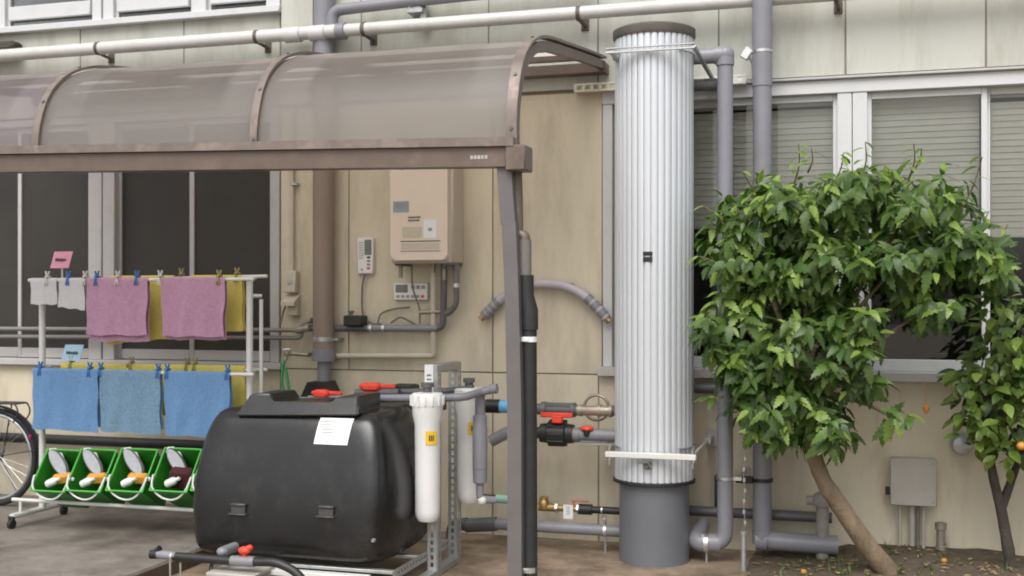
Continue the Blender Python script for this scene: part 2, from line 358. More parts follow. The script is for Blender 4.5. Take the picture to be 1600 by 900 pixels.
# left ground-floor ribbon window (patterned glass)
lz0, lz1 = ZS+.045, 2.74
for a, b, yo in [(-5.55, -4.9, .05), (-4.9, -4.36, .02), (-4.2, -3.76, .05), (-3.765, -3.13, .02), (-2.94, -2.33, .05), (-2.335, -1.69, .02)]:
    window(a, b, lz0, lz1, alu_g, glass_f, .07, yo=yo)
for a, b in [(-5.6, -5.53), (-4.38, -4.18), (-3.14, -3.03), (-3.02, -2.925), (-1.70, -1.632)]: frame_box('window_mullion', a, b, -.012, .10, ZS+.04, 2.745, alu_g if b > -4 else alu_w)  # nearer mullions greyed: canopy shade put into their colour
frame_box('window_head', LX0, LX1, -.006, .10, 2.745, ZH-.002, alu_g)
frame_box('window_sill', LX0-.02, LX1+.03, -.055, .10, ZS-.005, ZS+.04, alu_g)
# right ground-floor ribbon window (clear glass, blinds inside)
rz0, rz1 = ZS+.05, 2.70
for a, b, yo in [(.64, 1.33, .055), (1.33, 1.99, .02), (2.145, 2.80, .02), (2.79, 3.42, .055), (3.56, 4.26, .02), (4.25, 4.95, .055)]:
    window(a, b, rz0, rz1, alu_w, glass_c, .07, yo=yo)
for a, b in [(.588, .65), (1.985, 2.065), (2.07, 2.15), (3.415, 3.48), (3.49, 3.565), (4.94, 5.0)]: frame_box('window_mullion', a, b, -.014, .10, ZS+.05, 2.70, alu_w)
frame_box('window_head', RX0, RX1, -.02, .10, 2.70, ZH-.02, alu_w)
frame_box('window_sill', RX0-.02, RX1+.02, -.06, .10, ZS-.005, ZS+.05, alu_g)
frame_box('window_drip', RX0-.02, RX1+.02, -.045, -.02, ZH-.02, ZH-.004, alu_g)
# upper-left windows
for a, b, yo in [(-5.5, -4.75, .02), (-4.62, -3.95, .02), (-3.86, -3.10, .02), (-2.94, -2.30, .02), (-2.20, -1.72, .02)]:
    window(a, b, ZU+.036, 4.9, alu_w, glass_c, .02, yo=yo)
    g = MB(); g.bx(a+.032, b-.032, -.004, .03, ZU+.095, ZU+.195, .004); part(g, 'sash_rail', alu_w, bld)
    g = MB(); g.bx(a+.03, b-.03, .085, .09, ZU+.28, 4.85, 0); part(g, 'obscured_pane', glass_f, bld)
for a, b in [(-5.6, -5.49), (-4.76, -4.61), (-3.96, -3.85), (-3.11, -3.03), (-3.02, -2.93), (-2.31, -2.19), (-1.73, -1.625)]: frame_box('window_mullion', a, b, -.01, .10, ZU+.035, 4.9, alu_w)
frame_box('window_sill', LX0-.05, -1.60, -.075, .10, ZU-.01, ZU+.035, alu_w)
frame_box('window_head', LX0, -1.62, -.01, .10, 4.9, 4.995, alu_w)

# blinds hanging inside the right window
slat = MB(); slat.box((0, 0, 0), (1, .004, .041), .0012, Euler((R(-14), 0, 0)))
slat_me = mesh_of(slat, 'slat', blind_m, V((0, 0, 0)), False)
for x0, x1, zb, lab in [(.68, 1.98, 1.95, 'beige slatted blind inside the window behind the grey pipes'), (2.16, 2.77, 1.90, 'beige slatted blind behind the pane with the wide white mullion on its left side'),
                        (2.83, 3.40, 1.87, 'beige slatted blind behind the pane past the narrow white stile')]:
    b = thing('window_blind', ((x0+x1)/2, .14, zb), lab, 'blind', 'blinds inside the window')
    n = int((2.66-zb)/.036)
    for i in range(n):
        o = bpy.data.objects.new('slat', slat_me); col.objects.link(o); o.parent = b; o.location = (0, 0, .02+i*.036); o.scale = (x1-x0, 1, 1); o.rotation_euler = (0, random.uniform(-.003, .003), 0)
    mb = MB(); mb.bx(x0, x1, .12, .16, 2.655, 2.69, .004); part(mb, 'head_rail', blind_m, b)
    mb = MB(); mb.bx(x0, x1, .125, .155, zb-.02, zb+.0, .004); part(mb, 'bottom_rail', blind_m, b)

# ================================================================== PIPES HIGH ON THE WALL
PY = -.15
a = W(-160, 110, PY); z = 3.235
t = thing('drain_pipe', (-1.5, PY, z), 'long off-white horizontal drain pipe along the upper wall above the canopy', 'pipe')
mb = MB(); mb.tube([(XA, PY, z), (-1.1, PY, z+.005)], .043, 20); mb.tube([(-1.1, PY, z+.005), (XB, PY, z+.015)], .040, 20); part(mb, 'pipe_run', white_pipe, t)
for x in (-1.45, -1.27):
    mb = MB(); mb.tube([(x-.06, PY, z), (x+.05, PY, z)], .051, 20); part(mb, 'coupling', white_pipe, t)
mb = MB(); mb.tube([(-1.14, PY, z), (-1.08, PY, z)], .054, 20); part(mb, 'coupling', pvc, t)
for x in (-4.6, -2.95, -1.72, -.95, .47, 1.98, 3.3):
    mb = MB(); mb.tube([(x-.012, PY, z+.004), (x+.012, PY, z+.004)], .0465, 20); mb.tube([(x, PY, z-.03), (x+.012, -.02, z-.045)], .012, 8); mb.bx(x-.014, x+.034, -.028, -.0185, z-.075, z+.0, .003)
    part(mb, 'pipe_bracket', M('rusty_bracket', (.10, .08, .065), .6, .3, 20), t)
# grey bent pipe above
t = thing('vent_pipe', W(516, 60, -.13), 'dark grey pipe bending sideways above the white drain pipe', 'pipe')
mb = MB(); p = W(519, 52, -.13); q = W(640, 2, -.13)
mb.tube(fil([p, V((p.x, p.y, q.z-.02)), q, V((q.x+1.2, q.y, q.z+.03))], .12), .038, 18); part(mb, 'pipe_run', pvc, t)
mb = MB(); mb.tube([q+V((0, 0, -.06)), q+V((0, 0, .07))], .012, 8); mb.bx(q.x-.02, q.x+.09, -.14, -.0185, q.z-.075, q.z-.045, .003); mb.bx(q.x+.06, q.x+.1, -.10, -.06, q.z-.14, q.z+.04, .003); part(mb, 'pipe_bracket', galv, t)
# old grey gutter box at far left
mb = MB(); p = W(-60, 88, -.09); q = W(27, 62, -.09); mb.bx(p.x, q.x, -.14, -.019, p.z+.01, q.z-.01, .02)
solo(mb, 'gutter_box', M('mossy_dark', (.06, .055, .04), .9, .3, 12, .5, 40), 'dark mossy gutter box under the upper window sill', 'gutter')
# big downpipe: grey above, brown painted below
t = thing('downpipe', W(507, 600, -.09), 'wide brown downpipe on the cream wall beside the water heater', 'pipe')
px_ = W(507, 400, -.09).x; r = 17*S(507, -.09)
zj = W(507, 545, -.09).z; zc = W(507, 570, -.09).z
mb = MB(); mb.tube([(px_, -.10, zj), (px_, -.10, 2.95)], r, 24); part(mb, 'pipe_run', brown_pipe, t)
mb = MB(); mb.tube([(px_, -.10, 2.95), (px_, -.10, 6.3)], r*.9, 24); part(mb, 'upper_run', pvc, t)
mb = MB(); mb.lathe([(r*1.08, 0), (r*1.08, .075), (r*.98, .08)], (px_, -.10, zj-.08), seg=24); part(mb, 'reducer', pvc, t)
mb = MB(); mb.tube([(px_, -.10, .08), (px_, -.10, zj-.08)], r*.6, 20); part(mb, 'lower_run', pvc, t)
for zz in (zj+.05,):
    mb = MB(); mb.tube([(px_, -.10, zz), (px_, -.10, zz+.028)], r*1.05, 24); mb.bx(px_+r, px_+r+.03, -.105, -.0, zz+.004, zz+.02, .002); part(mb, 'pipe_strap', galv, t)
hx = px_; zt = W(507, 597, -.2).z
mb = MB()
mb.prism([(hx-.055, -.03, zt), (hx+.05, -.03, zt), (hx+.115, -.03, zt-.13), (hx-.12, -.03, zt-.13)], (0, -.20, 0)); mb.bx(hx-.16, hx+.62, -.30, -.02, zt-.19, zt-.13, .01)
part(mb, 'rain_diverter', black_r, t)

# ================================================================== CANOPY
CX = [-3.24, -1.955, -.70, .60]
prof = [(-2.0, 2.19), (-2.003, 2.29), (-1.985, 2.40), (-1.925, 2.54), (-1.82, 2.65), (-1.66, 2.735), (-1.44, 2.79), (-1.0, 2.85), (-.5, 2.913), (-.06, 2.965)]
pp = spl([V((0, y, zz)) for y, zz in prof], 5)
def off_prof(d):
    out = []
    for i, p in enumerate(pp):
        tg = (pp[min(i+1, len(pp)-1)]-pp[max(i-1, 0)]).normalized(); nrm = V((0, -tg.z, tg.y)); out.append(p+nrm*d)
    return out
can = thing('canopy', (CX[3], -1.98, 0), 'curved smoked brown canopy roof on a bronze frame over the yard', 'canopy')
for i in range(3):
    mb = MB(); xs = [CX[i]+.012+(CX[i+1]-CX[i]-.024)*k/10 for k in range(11)]
    rows = [[V((x, p.y+.012*math.sin((x-CX[i])/(CX[i+1]-CX[i])*math.pi)*0, p.z+.008*math.sin(x*9+p.y*4)*.3)) for x in xs] for p in off_prof(0)]
    mb.strip(rows); part(mb, 'roof_panel', canopy_p if i == 0 else canopy_m, can, ang=60)
def bar_along(profile_a, profile_b, x0, x1):
    mb = MB(); A = profile_a; B = profile_b; n = len(A)
    q = [[mb.bm.verts.new(V((x, p.y, p.z))) for p in P] for x, P in ((x0, A), (x1, A), (x1, B), (x0, B))]
    for k in range(4):
        for i in range(n-1): mb.bm.faces.new((q[k][i], q[(k+1) % 4][i], q[(k+1) % 4][i+1], q[k][i+1]))
    mb.bm.faces.new([q[k][0] for k in range(4)]); mb.bm.faces.new([q[k][-1] for k in range(3, -1, -1)]); return mb
for i, x in enumerate(CX):
    wd = .019 if i < 3 else .025
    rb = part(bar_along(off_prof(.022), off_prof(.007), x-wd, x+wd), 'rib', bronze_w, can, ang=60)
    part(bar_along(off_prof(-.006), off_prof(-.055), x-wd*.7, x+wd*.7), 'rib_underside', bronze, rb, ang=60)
    mb = MB()
    for k in (4, 14, 25): 
        p = off_prof(.022)[k]; tg = (pp[k+1]-pp[k-1]).normalized(); nr = V((0, -tg.z, tg.y)); mb.tube([V((x, p.y, p.z))-nr*.004, V((x, p.y, p.z))+nr*.006], .009, 8)
    part(mb, 'bolt', pvc_d, rb)
ZB0, ZB1 = 2.205, 2.13
def beam_seg(name, y0, y1, dz0, dz1, m, x0=CX[0]-.3, x1=CX[3]-.02):
    mb = MB(); f = lambda x: 2.14+(CX[3]-x)*.0225
    mb.prism([(x0, y0, f(x0)+dz0), (x0, y1, f(x0)+dz0), (x0, y1, f(x0)+dz1), (x0, y0, f(x0)+dz1)], (x1-x0, 0, f(x1)-f(x0))); return part(mb, name, m, can)
beam_seg('gutter_lip', -2.065, -1.99, .045, .085, bronze_w, x1=CX[3]+.02)
fb = beam_seg('front_beam', -2.045, -1.955, -.045, .042, bronze)
mb = MB(); mb.bx(CX[3]-.02, CX[3]+.075, -2.06, -1.93, 2.075, 2.19, .006); part(mb, 'beam_end_cap', bronze, can)
p0 = W(735, 246, -2.046); p1 = W(763, 246, -2.046); mb = MB(); nch = 5
for k in range(nch):
    x = p0.x+(p1.x-p0.x)*k/nch; mb.bx(x, x+(p1.x-p0.x)/nch*.72, -2.0465, -2.0448, p0.z-.008, p0.z+.008, 0)
part(mb, 'maker_lettering', M('worn_lettering', (.42, .40, .38), .6, .2, 60), fb)
mb = MB(); mb.bx(CX[0]-.3, CX[3]+.03, -.11, -.02, 2.88, 2.945, .005); part(mb, 'wall_beam', bronze, can)
for yy, zz in ((-.75, 2.845), (-1.45, 2.75)):
    mb = MB(); mb.bx(CX[0], CX[3], yy-.02, yy+.02, zz-.02, zz+.012, .003); part(mb, 'purlin', bronze, can)
def post_at(path, w, d, name, mat):
    mb = MB(); rings = [[mb.bm.verts.new(V((x+sx*w/2, y+sy*d/2, zz))) for sx, sy in ((-1, -1), (1, -1), (1, 1), (-1, 1))] for x, y, zz in path]
    for a, b in zip(rings, rings[1:]):
        for k in range(4): mb.bm.faces.new((a[k], a[(k+1) % 4], b[(k+1) % 4], b[k]))
    mb.bm.faces.new(rings[0][::-1]); mb.bm.faces.new(rings[-1]); return part(mb, name, mat, can)
PYF = -1.99
def PX(px, py): return W(px, py, PYF)
pth = []
for px, py in [(790, 243), (793, 300), (797, 352)]: q = PX(px, py); pth.append((q.x, PYF, q.z))
post_at(pth[::-1], .068, .068, 'post_sleeve', postm)
pth = []
for px, py in [(798, 346), (802, 430), (804.5, 520), (807, 640), (807.5, 900)]: q = PX(px, py); pth.append((q.x, PYF, q.z))
pth.append((pth[-1][0], PYF, -.02)); post_at(pth[::-1], .066, .075, 'post', postm)
post_at([(CX[0]+.05, PYF, -.02), (CX[0]+.05, PYF, 2.16)], .066, .075, 'post', postm)
# gutter spout and lagged pipe on the post
t = thing('gutter_downspout', (PX(822, 880).x, PYF+.0, 0), 'lagged black gutter downspout strapped to the canopy post', 'pipe')
mb = MB(); mb.tube(fil([W(806, 236, -1.95), W(808, 300, -1.95), W(809, 366, -1.95), W(820, 368, -1.95), W(820, 440, -1.95)], .05), .026, 16); part(mb, 'spout', bronze, t)
mb = MB(); mb.tube([W(820, 375, -1.95), W(820, 435, -1.95)], .031, 16); part(mb, 'spout_sleeve', M('spout_grey', (.17, .155, .145), .45, .08, 9), t)
q = W(827, 880, -1.95)
mb = MB(); mb.tube([W(822, 430, -1.95), W(822, 462, -1.95), W(827, 485, -1.95), W(827, 515, -1.95)], [.036, .036, .041, .041], 16); part(mb, 'lagging_sleeve', foam, t)
mb = MB(); mb.tube([W(826.5, 505, -1.95), W(827.5, 890, -1.95), V((q.x, q.y, 0))], .036, 16); part(mb, 'lagging', foam, t)
for py in (530, 889):
    q = W(826, py, -1.95); mb = MB(); mb.tube([q-V((0, 0, .012)), q+V((0, 0, .012))], .040, 18); mb.bx(q.x-.05, q.x+.01, q.y-.045, q.y-.035, q.z-.01, q.z+.01, .002); part(mb, 'strap', paper if py < 600 else chrome, t)

# ================================================================== ALUMINIUM COLUMN TANK
cc = G(1022, 887); dirv = (V((cc.x, cc.y, 0))-V((CAM.x, CAM.y, 0))).normalized()
rb_ = .200; cc = cc+dirv*rb_; CXX, CYY = cc.x, cc.y
sc = (V((cc.x, cc.y, 0))-V((CAM.x, CAM.y, 0))).dot(V((-SN, CS, 0)))/FPX
zc_ = lambda py: 1.5+(467-py)*sc
t = thing('column_tank', (CXX, CYY, 0), 'tall white ribbed aluminium column tank with grey base in front of the window', 'tank')
zb = zc_(746); zt = zc_(62)
mb = MB(); mb.lathe([(rb_, 0), (rb_, zb-.02)], (CXX, CYY, 0), seg=56); part(mb, 'base', pvc_base, t)
mb = MB(); mb.lathe([(.215, 0), (.236, .006), (.236, .02), (.215, .028)], (CXX, CYY, zb-.024), seg=56); part(mb, 'base_ring', black_r, t)
rs = .2245; nr_ = 36
mb = MB(); mb.lathe([(rs-.012, zb), (rs-.012, zt)], (CXX, CYY, 0), seg=80); sh = part(mb, 'shaft', alu_col, t)
rib = MB(); hw = rs*math.pi/nr_*.86
rib.prism([(-hw, 0, 0), (-hw*.92, -.010, 0), (-hw*.6, -.0128, 0), (0, -.0136, 0), (hw*.6, -.0128, 0), (hw*.92, -.010, 0), (hw, 0, 0)], (0, 0, zt-zb-.002))
rib_me = mesh_of(rib, 'shaft_rib', alu_col, V((0, 0, 0)), True, 25)
for k in range(nr_):
    an = k*2*math.pi/nr_; o = bpy.data.objects.new('shaft_rib', rib_me); col.objects.link(o); o.parent = sh
    o.location = (math.sin(an)*(rs-.0125), -math.cos(an)*(rs-.0125), zb+.001); o.rotation_euler = (0, 0, an)
mb = MB(); mb.lathe([(rs+.006, 0), (rs+.012, .012), (rs+.012, .05), (rs-.01, .062), (.05, .066)], (CXX, CYY, zt-.006), seg=56); part(mb, 'cap', cap_m, t)
q = W(1012, 401, CYY-rs-.002); mb = MB(); mb.bx(q.x-.026, q.x+.026, CYY-rs-.006, CYY-rs+.004, q.z+.006, q.z+.028, .002); mb.bx(q.x-.026, q.x+.026, CYY-rs-.006, CYY-rs+.004, q.z-.028, q.z-.002, .002); part(mb, 'nameplate', black_r, t)
q = W(1012, 727, CYY-rs)
mb = MB(); mb.lathe([(.022, 0), (.022, .03), (.014, .034), (.014, .05)], (q.x, CYY-rs+.01, q.z), (0, -1, 0), 18); mb.tube([V((q.x-.04, CYY-rs-.045, q.z+.022)), V((q.x+.01, CYY-rs-.045, q.z+.02)), V((q.x+.028, CYY-rs-.04, q.z-.02))], .007, 8); part(mb, 'drain_tap', M('tap_grey', (.1, .1, .1), .4, .1, 9), t)
# lower clamp
t = thing('column_clamp', (CXX, CYY, zc_(703)), 'white metal strut clamp around the foot of the column tank', 'clamp')
zz = zc_(703); yf = CYY-rs-.03
mb = MB(); x0 = W(946, 703, yf).x; x1 = W(1088, 703, yf).x
mb.bx(x0, x1, yf-.018, yf+.018, zz-.016, zz+.016, .004); part(mb, 'strut', white_pl2, t)
mb = MB(); mb.tube([V((CXX+(rs+.012)*math.cos(a_), CYY+(rs+.012)*math.sin(a_), zz+.03)) for a_ in [k*math.pi/16 for k in range(-4, 21)]], .006, 8); mb.tube([(x0+.02, yf, zz+.03), (CXX-rs-.012, CYY-.05, zz+.03)], .006, 8); mb.tube([(x1-.02, yf, zz+.03), (CXX+rs+.012, CYY-.05, zz+.03)], .006, 8); part(mb, 'hoop', galv, t)
for xx in (x0+.02, x1-.02):
    mb = MB(); mb.lathe([(.012, 0), (.012, .022)], (xx, yf, zz-.03), seg=6); mb.tube([(xx, yf, zz-.06), (xx, yf, zz+.045)], .005, 8); part(mb, 'nut', chrome, t)
mb = MB(); mb.bx(CXX+rs+.03, CXX+rs+.07, -.16, -.0, zz+.01, zz+.05, .004); mb.tube([(x1-.03, yf, zz), (CXX+rs+.05, -.08, zz+.03)], .010, 8); mb.bx(CXX+rs+.02, CXX+rs+.1, -.012, -.0, zz-.02, zz+.09, .003); part(mb, 'wall_bracket', alu_g, t)
# upper clamp
zz = zc_(93)
t = thing('column_clamp', (CXX, CYY, zz), 'thin pale rod clamp around the head of the column tank', 'clamp')
x0 = W(946, 93, yf).x; x1 = W(1086, 93, yf).x
mb = MB(); mb.bx(x0, x1, yf-.010, yf+.010, zz-.006, zz+.006, .002); mb.bx(x0, x1, yf-.010, yf+.010, zz+.018, zz+.026, .002); part(mb, 'strut', chrome, t)
mb = MB(); mb.tube([V((CXX+(rs+.010)*math.cos(a_), CYY+(rs+.010)*math.sin(a_), zz+.012)) for a_ in [k*math.pi/16 for k in range(-4, 21)]], .005, 8); part(mb, 'hoop', galv, t)
for xx in (x0+.03, x1-.01):
    mb = MB(); mb.tube([(xx, yf, zz+.01), (xx+(.05 if xx > CXX else .04), -.08, zz-.09)], .014, 8); mb.bx(xx+.0, xx+.09, -.10, -.02, zz-.13, zz-.08, .004); part(mb, 'wall_bracket', galv, t)
p = W(898, 136, -.05); q = W(1168, 122, -.05)
for (a_, b_), lab in (((W(898, 136, -.06).x, CXX-.12), 'cream painted slotted strut on the wall left of the column tank'), ((CXX+.12, W(1166, 122, -.06).x), 'slotted wall strut carrying the grey pipes right of the column tank')):
    mb = MB(); zz2 = W(930, 137, -.06).z
    n = max(3, int((b_-a_)/.05)); mb.bx(a_, b_, -.085, -.0185, zz2-.028, zz2-.012, .003); mb.bx(a_, b_, -.085, -.070, zz2+.012, zz2+.026, .003)
    for k in range(n+1): x = a_+(b_-a_-.02)*k/n; mb.bx(x, x+.02, -.0845, -.0705, zz2-.013, zz2+.013, 0)
    mb.bx(a_, b_, -.03, -.0185, zz2-.012, zz2+.026, 0)
    solo(mb, 'wall_strut', ivory if a_ < CXX-.2 else white_pl2, lab, 'strut')

# grey pipe that leaves the column head and runs down
YP = -.38
t = thing('overflow_pipe', (W(1133, 800, YP).x, YP, 0), 'slender grey pipe from the column head down beside the column tank', 'pipe')
xp = W(1133, 450, YP).x; r = 12.3*S(1133, YP); ztp = W(1133, 86, YP).z; zbp = W(1133, 849, YP).z
mb = MB(); mb.tube(fil([(CXX+.05, YP, ztp), (xp, YP, ztp), (xp, YP, zbp), (W(1085, 849, YP).x, YP-.03, zbp), (W(1085, 849, YP).x+.02, YP+.2, zbp+.06)], .075, 8), r, 20); part(mb, 'pipe_run', pvc, t)
mb = MB(); mb.sphere((xp, YP, ztp), r*1.18, sub=3); mb.tube([(xp, YP, ztp), (xp, YP, ztp-.06)], r*1.14, 20); mb.tube([(xp, YP, ztp), (xp-.06, YP, ztp)], r*1.14, 20); part(mb, 'elbow', pvc, t)
mb = MB(); ex = W(1085, 849, YP).x; mb.tube(fil([(xp-.03, YP, zbp), (ex, YP-.02, zbp), (ex+.01, YP+.12, zbp+.03)], .07, 8), r*1.16, 20); part(mb, 'elbow', pvc, t)
for py in (747,):
    q = W(1133, py, YP); mb = MB(); mb.tube([q-V((0, 0, .007)), q+V((0, 0, .007))], r*1.12, 20); mb.bx(q.x+r, q.x+r+.05, YP-.012, YP+.012, q.z-.012, q.z+.012, .003); mb.tube([(q.x+r+.03, YP, q.z), (q.x+r+.05, -.0, q.z+.01)], .010, 8); part(mb, 'pipe_strap', chrome, t)
q = W(1103, 849, YP-.05)
mb = MB(); mb.tube([(q.x, YP-.02, 0), (q.x, YP-.02, zbp)], .007, 8); mb.tube([(q.x-.02, YP-.04, zbp+.05), (q.x-.02, YP-.05, zbp-.02)], .012, 10); mb.tube([(q.x-.012, YP-.02, zbp-.0), (q.x+.012, YP-.02, zbp)], r*1.2, 20); part(mb, 'support_leg', chrome, t)
# ribbed hose stub under the head
mb = MB(); q = W(1080, 130, YP+.02); z3 = q.z
prf = []
for k in range(12): prf += [(.033, k*.02), (.037, k*.02+.006), (.037, k*.02+.012), (.033, k*.02+.018)]
mb.lathe(prf, (q.x-.02, YP+.1, z3), (1, 0, 0), 18); solo(mb, 'corrugated_hose', pvc_d, 'short dark corrugated hose behind the head of the slender grey pipe', 'hose')
# thick rain downpipe
YD = -.24
t = thing('rain_downpipe', (W(1192, 800, YD).x, YD, .06), 'thick grey rain downpipe passing behind the leafy bush', 'pipe')
xd = W(1191, 450, YD).x; r = 14.6*S(1191, YD); zd = W(1193, 844, YD).z
mb = MB(); mb.tube(fil([(xd, YD, 6.3), (xd, YD, zd), (xd+.42, YD+.02, zd-.01)], .07, 8), r, 22); part(mb, 'pipe_run', pvc, t)
mb = MB(); mb.tube([(xd-.035, YD, zd), (xd+.03, YD, zd)], r*1.12, 20); mb.tube([(xd, YD, zd-.02), (xd, YD, zd+.05)], r*1.1, 20); part(mb, 'elbow', pvc, t)
q = W(1191, 81, YD); mb = MB(); mb.tube([(xd, YD, 2.72), (xd, YD, 5)], r*1.0+.004, 22); part(mb, 'upper_sleeve', pvc, t)
mb = MB(); mb.tube([q-V((0, 0, .008)), q+V((0, 0, .008))], r*1.12, 20); mb.box((q.x-.09, YD+.02, q.z), (.05, .04, .07), .004, Euler((0, .6, 0))); mb.tube([(q.x-.09, YD, q.z), (q.x-.07, -.02, q.z-.02)], .012, 8); part(mb, 'pipe_strap', chrome, t)
q = W(1150, 748, YD); mb = MB(); mb.bx(q.x, xd-r*.8, YD-.02, YD+.01, q.z-.022, q.z+.018, .003); mb.tube([(xd, YD, q.z-.01), (xd, YD, q.z+.012)], r*1.12, 20); mb.tube([(q.x+.02, YD, q.z), (q.x+.02, 0, q.z)], .01, 8); part(mb, 'pipe_strap', black_r, t)
# hanging chain by the pipes
mb = MB(); q = W(1163, 700, -.40); 
for k in range(22): 
    z4 = q.z-.03*k
    mb.box((q.x+.004*math.sin(k), -.40, z4), (.004 if k % 2 else .014, .014 if k % 2 else .004, .026), .001)
    if z4 < .12: break
solo(mb, 'hanging_chain', galv, 'thin steel chain hanging between the two grey pipes', 'chain')
mb = MB(); q = G(1162, 888, .01); mb.tube([(q.x, q.y, 0), (q.x, q.y, .20)], .016, 10); mb.tube([(q.x, q.y, .2), (q.x, q.y, .215)], .022, 10)
solo(mb, 'ground_stake', galv, 'short galvanised stake standing in the soil under the chain', 'stake')

# ================================================================== CONDUITS AND WALL EQUIPMENT (centre)
def run(name, pts, r, mat, label, cat='pipe', rbend=.05, seg=14, group=None):
    mb = MB(); mb.tube(fil(pts, rbend), r, seg); return solo(mb, name, mat, label, cat, group)
# window-front rail pipes
run('water_pipe', [(-5.8, -.10, W(100, 516, -.10).z), W(470, 516, -.10), W(485, 505, -.08), W(520, 512, -.045)], .015, M('rail_grey', (.20, .19, .175), .5, .1, 8), 'thin grey pipe across the dark windows, the higher of the pair')
run('water_pipe', [(-5.8, -.08, W(100, 529, -.08).z), W(470, 528, -.08), W(472, 516, -.08)], .015, M('rail_grey', (.2, .19, .175)), 'thin grey pipe across the dark windows, the lower of the pair')
# horizontal grey pipe under heater
YQ = -.07
t = thing('service_pipe', W(600, 515, YQ), 'grey horizontal pipe below the water heater with cables tied on', 'pipe')
mb = MB(); mb.tube(fil([W(470, 513, YQ), W(692, 513, YQ), W(694, 428, YQ-.03), W(694, 412, YQ-.05)], .05), .022, 14); part(mb, 'pipe_run', pvc_d, t)
mb = MB(); mb.tube([W(575, 513, YQ), W(684, 513, YQ)], .0245, 14); part(mb, 'sleeve', pvc, t)
mb = MB(); mb.tube([W(470, 510, YQ), W(487, 500, YQ-.02)], .017, 10); mb.tube([W(463, 517, YQ-.02), W(484, 512, YQ-.02)], .024, 10); part(mb, 'valve', steel_old, t)
for px in (580, 600): mb = MB(); mb.tube([W(px-2, 513, YQ), W(px+2, 513, YQ)], .0275, 14); part(mb, 'tie', chrome, t)
run('copper_riser', [W(677, 415, -.10), W(677, 553, -.05), W(675, 556, -.05), W(525, 556, -.05)], .019, ivory, 'cream pipe dropping from the heater and turning along the wall')
t = thing('gas_hose', W(712, 470, -.09), 'short brown gas hose curving out below the heater', 'hose')
mb = MB(); mb.tube(spl([W(712, 413, -.12), W(713, 450, -.12), W(712, 475, -.10), W(700, 489, -.08), W(690, 488, -.07)]), .020, 12); part(mb, 'hose_run', cable, t)
mb = MB(); mb.tube([W(713, 443, -.12), W(713, 449, -.12)], .022, 12); part(mb, 'ferrule', chrome, t)
run('riser_pipe', [W(656, 488, -.08), W(690, 487, -.08)], .014, steel_old, 'short steel pipe bridging below the heater')
for i, (pts, lab) in enumerate([
    ([W(570, 428, -.03), W(566, 450, -.03), W(567, 490, -.03), W(580, 505, -.05), W(595, 506, -.06)], 'grey cable drooping from the slim remote panel to the pipe'),
    ([W(590, 505, -.06), W(596, 490, -.04), W(615, 483, -.03), W(640, 480, -.03)], 'grey cable arching from the pipe to the display panel'),
    ([W(610, 505, -.06), W(625, 496, -.05), W(640, 502, -.05), W(650, 508, -.05)], 'low cable loop resting on the grey pipe'),
    ([W(643, 412, -.10), W(645, 450, -.09), W(655, 480, -.08), W(656, 505, -.07)], 'dark cable crossing the display panel below the heater')]):
    mb = MB(); mb.tube(spl(pts), .0065, 8); solo(mb, 'cable', cable, lab, 'cable', 'cables under the heater')
# heater
YH = -.24
t = thing('water_heater', W(660, 412, -.1), 'cream wall-mounted gas water heater with rounded lower corners', 'water heater')
A = W(610, 412, YH+.02); B = W(705, 412, YH+.02); zb2 = A.z; zt2 = zb2+.72
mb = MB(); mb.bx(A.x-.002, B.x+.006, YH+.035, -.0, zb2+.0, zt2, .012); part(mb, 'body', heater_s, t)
a2 = W(610, 403, YH); b2 = W(699, 403, YH); rc = .03; po = []
for cxn, czn, st in ((b2.x-rc, zb2+.02+rc, -90), (b2.x-rc, zt2-rc, 0), (a2.x+rc, zt2-rc, 90), (a2.x+rc, zb2+.02+rc, 180)):
    for k in range(6): an = R(st+18*k); po.append((cxn+rc*math.cos(an), YH+.034, czn+rc*math.sin(an)))
mb = MB(); mb.prism(po, (0, -.034, 0)); bmesh.ops.bevel(mb.bm, geom=[e for e in mb.bm.edges if all(v.co.y < YH+.005 for v in e.verts)], offset=.008, segments=3, affect='EDGES')
cv = part(mb, 'front_cover', heater_m, t)
def on_h(px0, px1, py0, py1, name, mat, d=.0015, par=None):
    a_ = W(px0, py1, YH); b_ = W(px1, py0, YH); mb = MB(); mb.bx(a_.x, b_.x, YH-d, YH+.001, a_.z, b_.z, 0); return part(mb, name, mat, par or cv, False)
on_h(614.5, 639, 314, 332, 'rating_sticker', M('sticker_blue_grey', (.27, .31, .36), .4, .2, 60))
a_ = W(615, 325, YH); b_ = W(638, 316, YH); marks(cv, a_.x+.01, b_.x, a_.z, b_.z, YH-.0015, 3, ink_l)
a_ = W(638, 347, YH); b_ = W(661, 337, YH); marks(cv, a_.x, b_.x, a_.z, b_.z, YH, 2, ink, .9)
on_h(629, 659, 354, 372, 'caution_sticker', M('sticker_cream', (.52, .47, .36), .5, .1, 50))
on_h(662, 682, 343, 372, 'white_sticker', paper); on_h(669, 675, 356, 361, 'sticker_mark', ink_l, .0025)
on_h(626, 688, 375.5, 378, 'vent_slot', ink); on_h(626, 688, 391, 393.5, 'vent_slot', ink_l)
on_h(627, 687, 379, 390, 'louvre', heater_s)
q = W(628, 264, YH); mb = MB(); mb.lathe([(.008, 0), (.006, .004)], (q.x, YH, q.z), (0, -1, 0), 10); part(mb, 'screw', steel_old, cv)
mb = MB(); mb.bx(B.x-.06, B.x+.004, YH+.04, -.01, zb2-.012, zb2-.001, .003); mb.bx(A.x+.01, A.x+.06, YH+.06, -.02, zb2-.012, zb2-.001, .003); part(mb, 'underside', pvc_d, t)
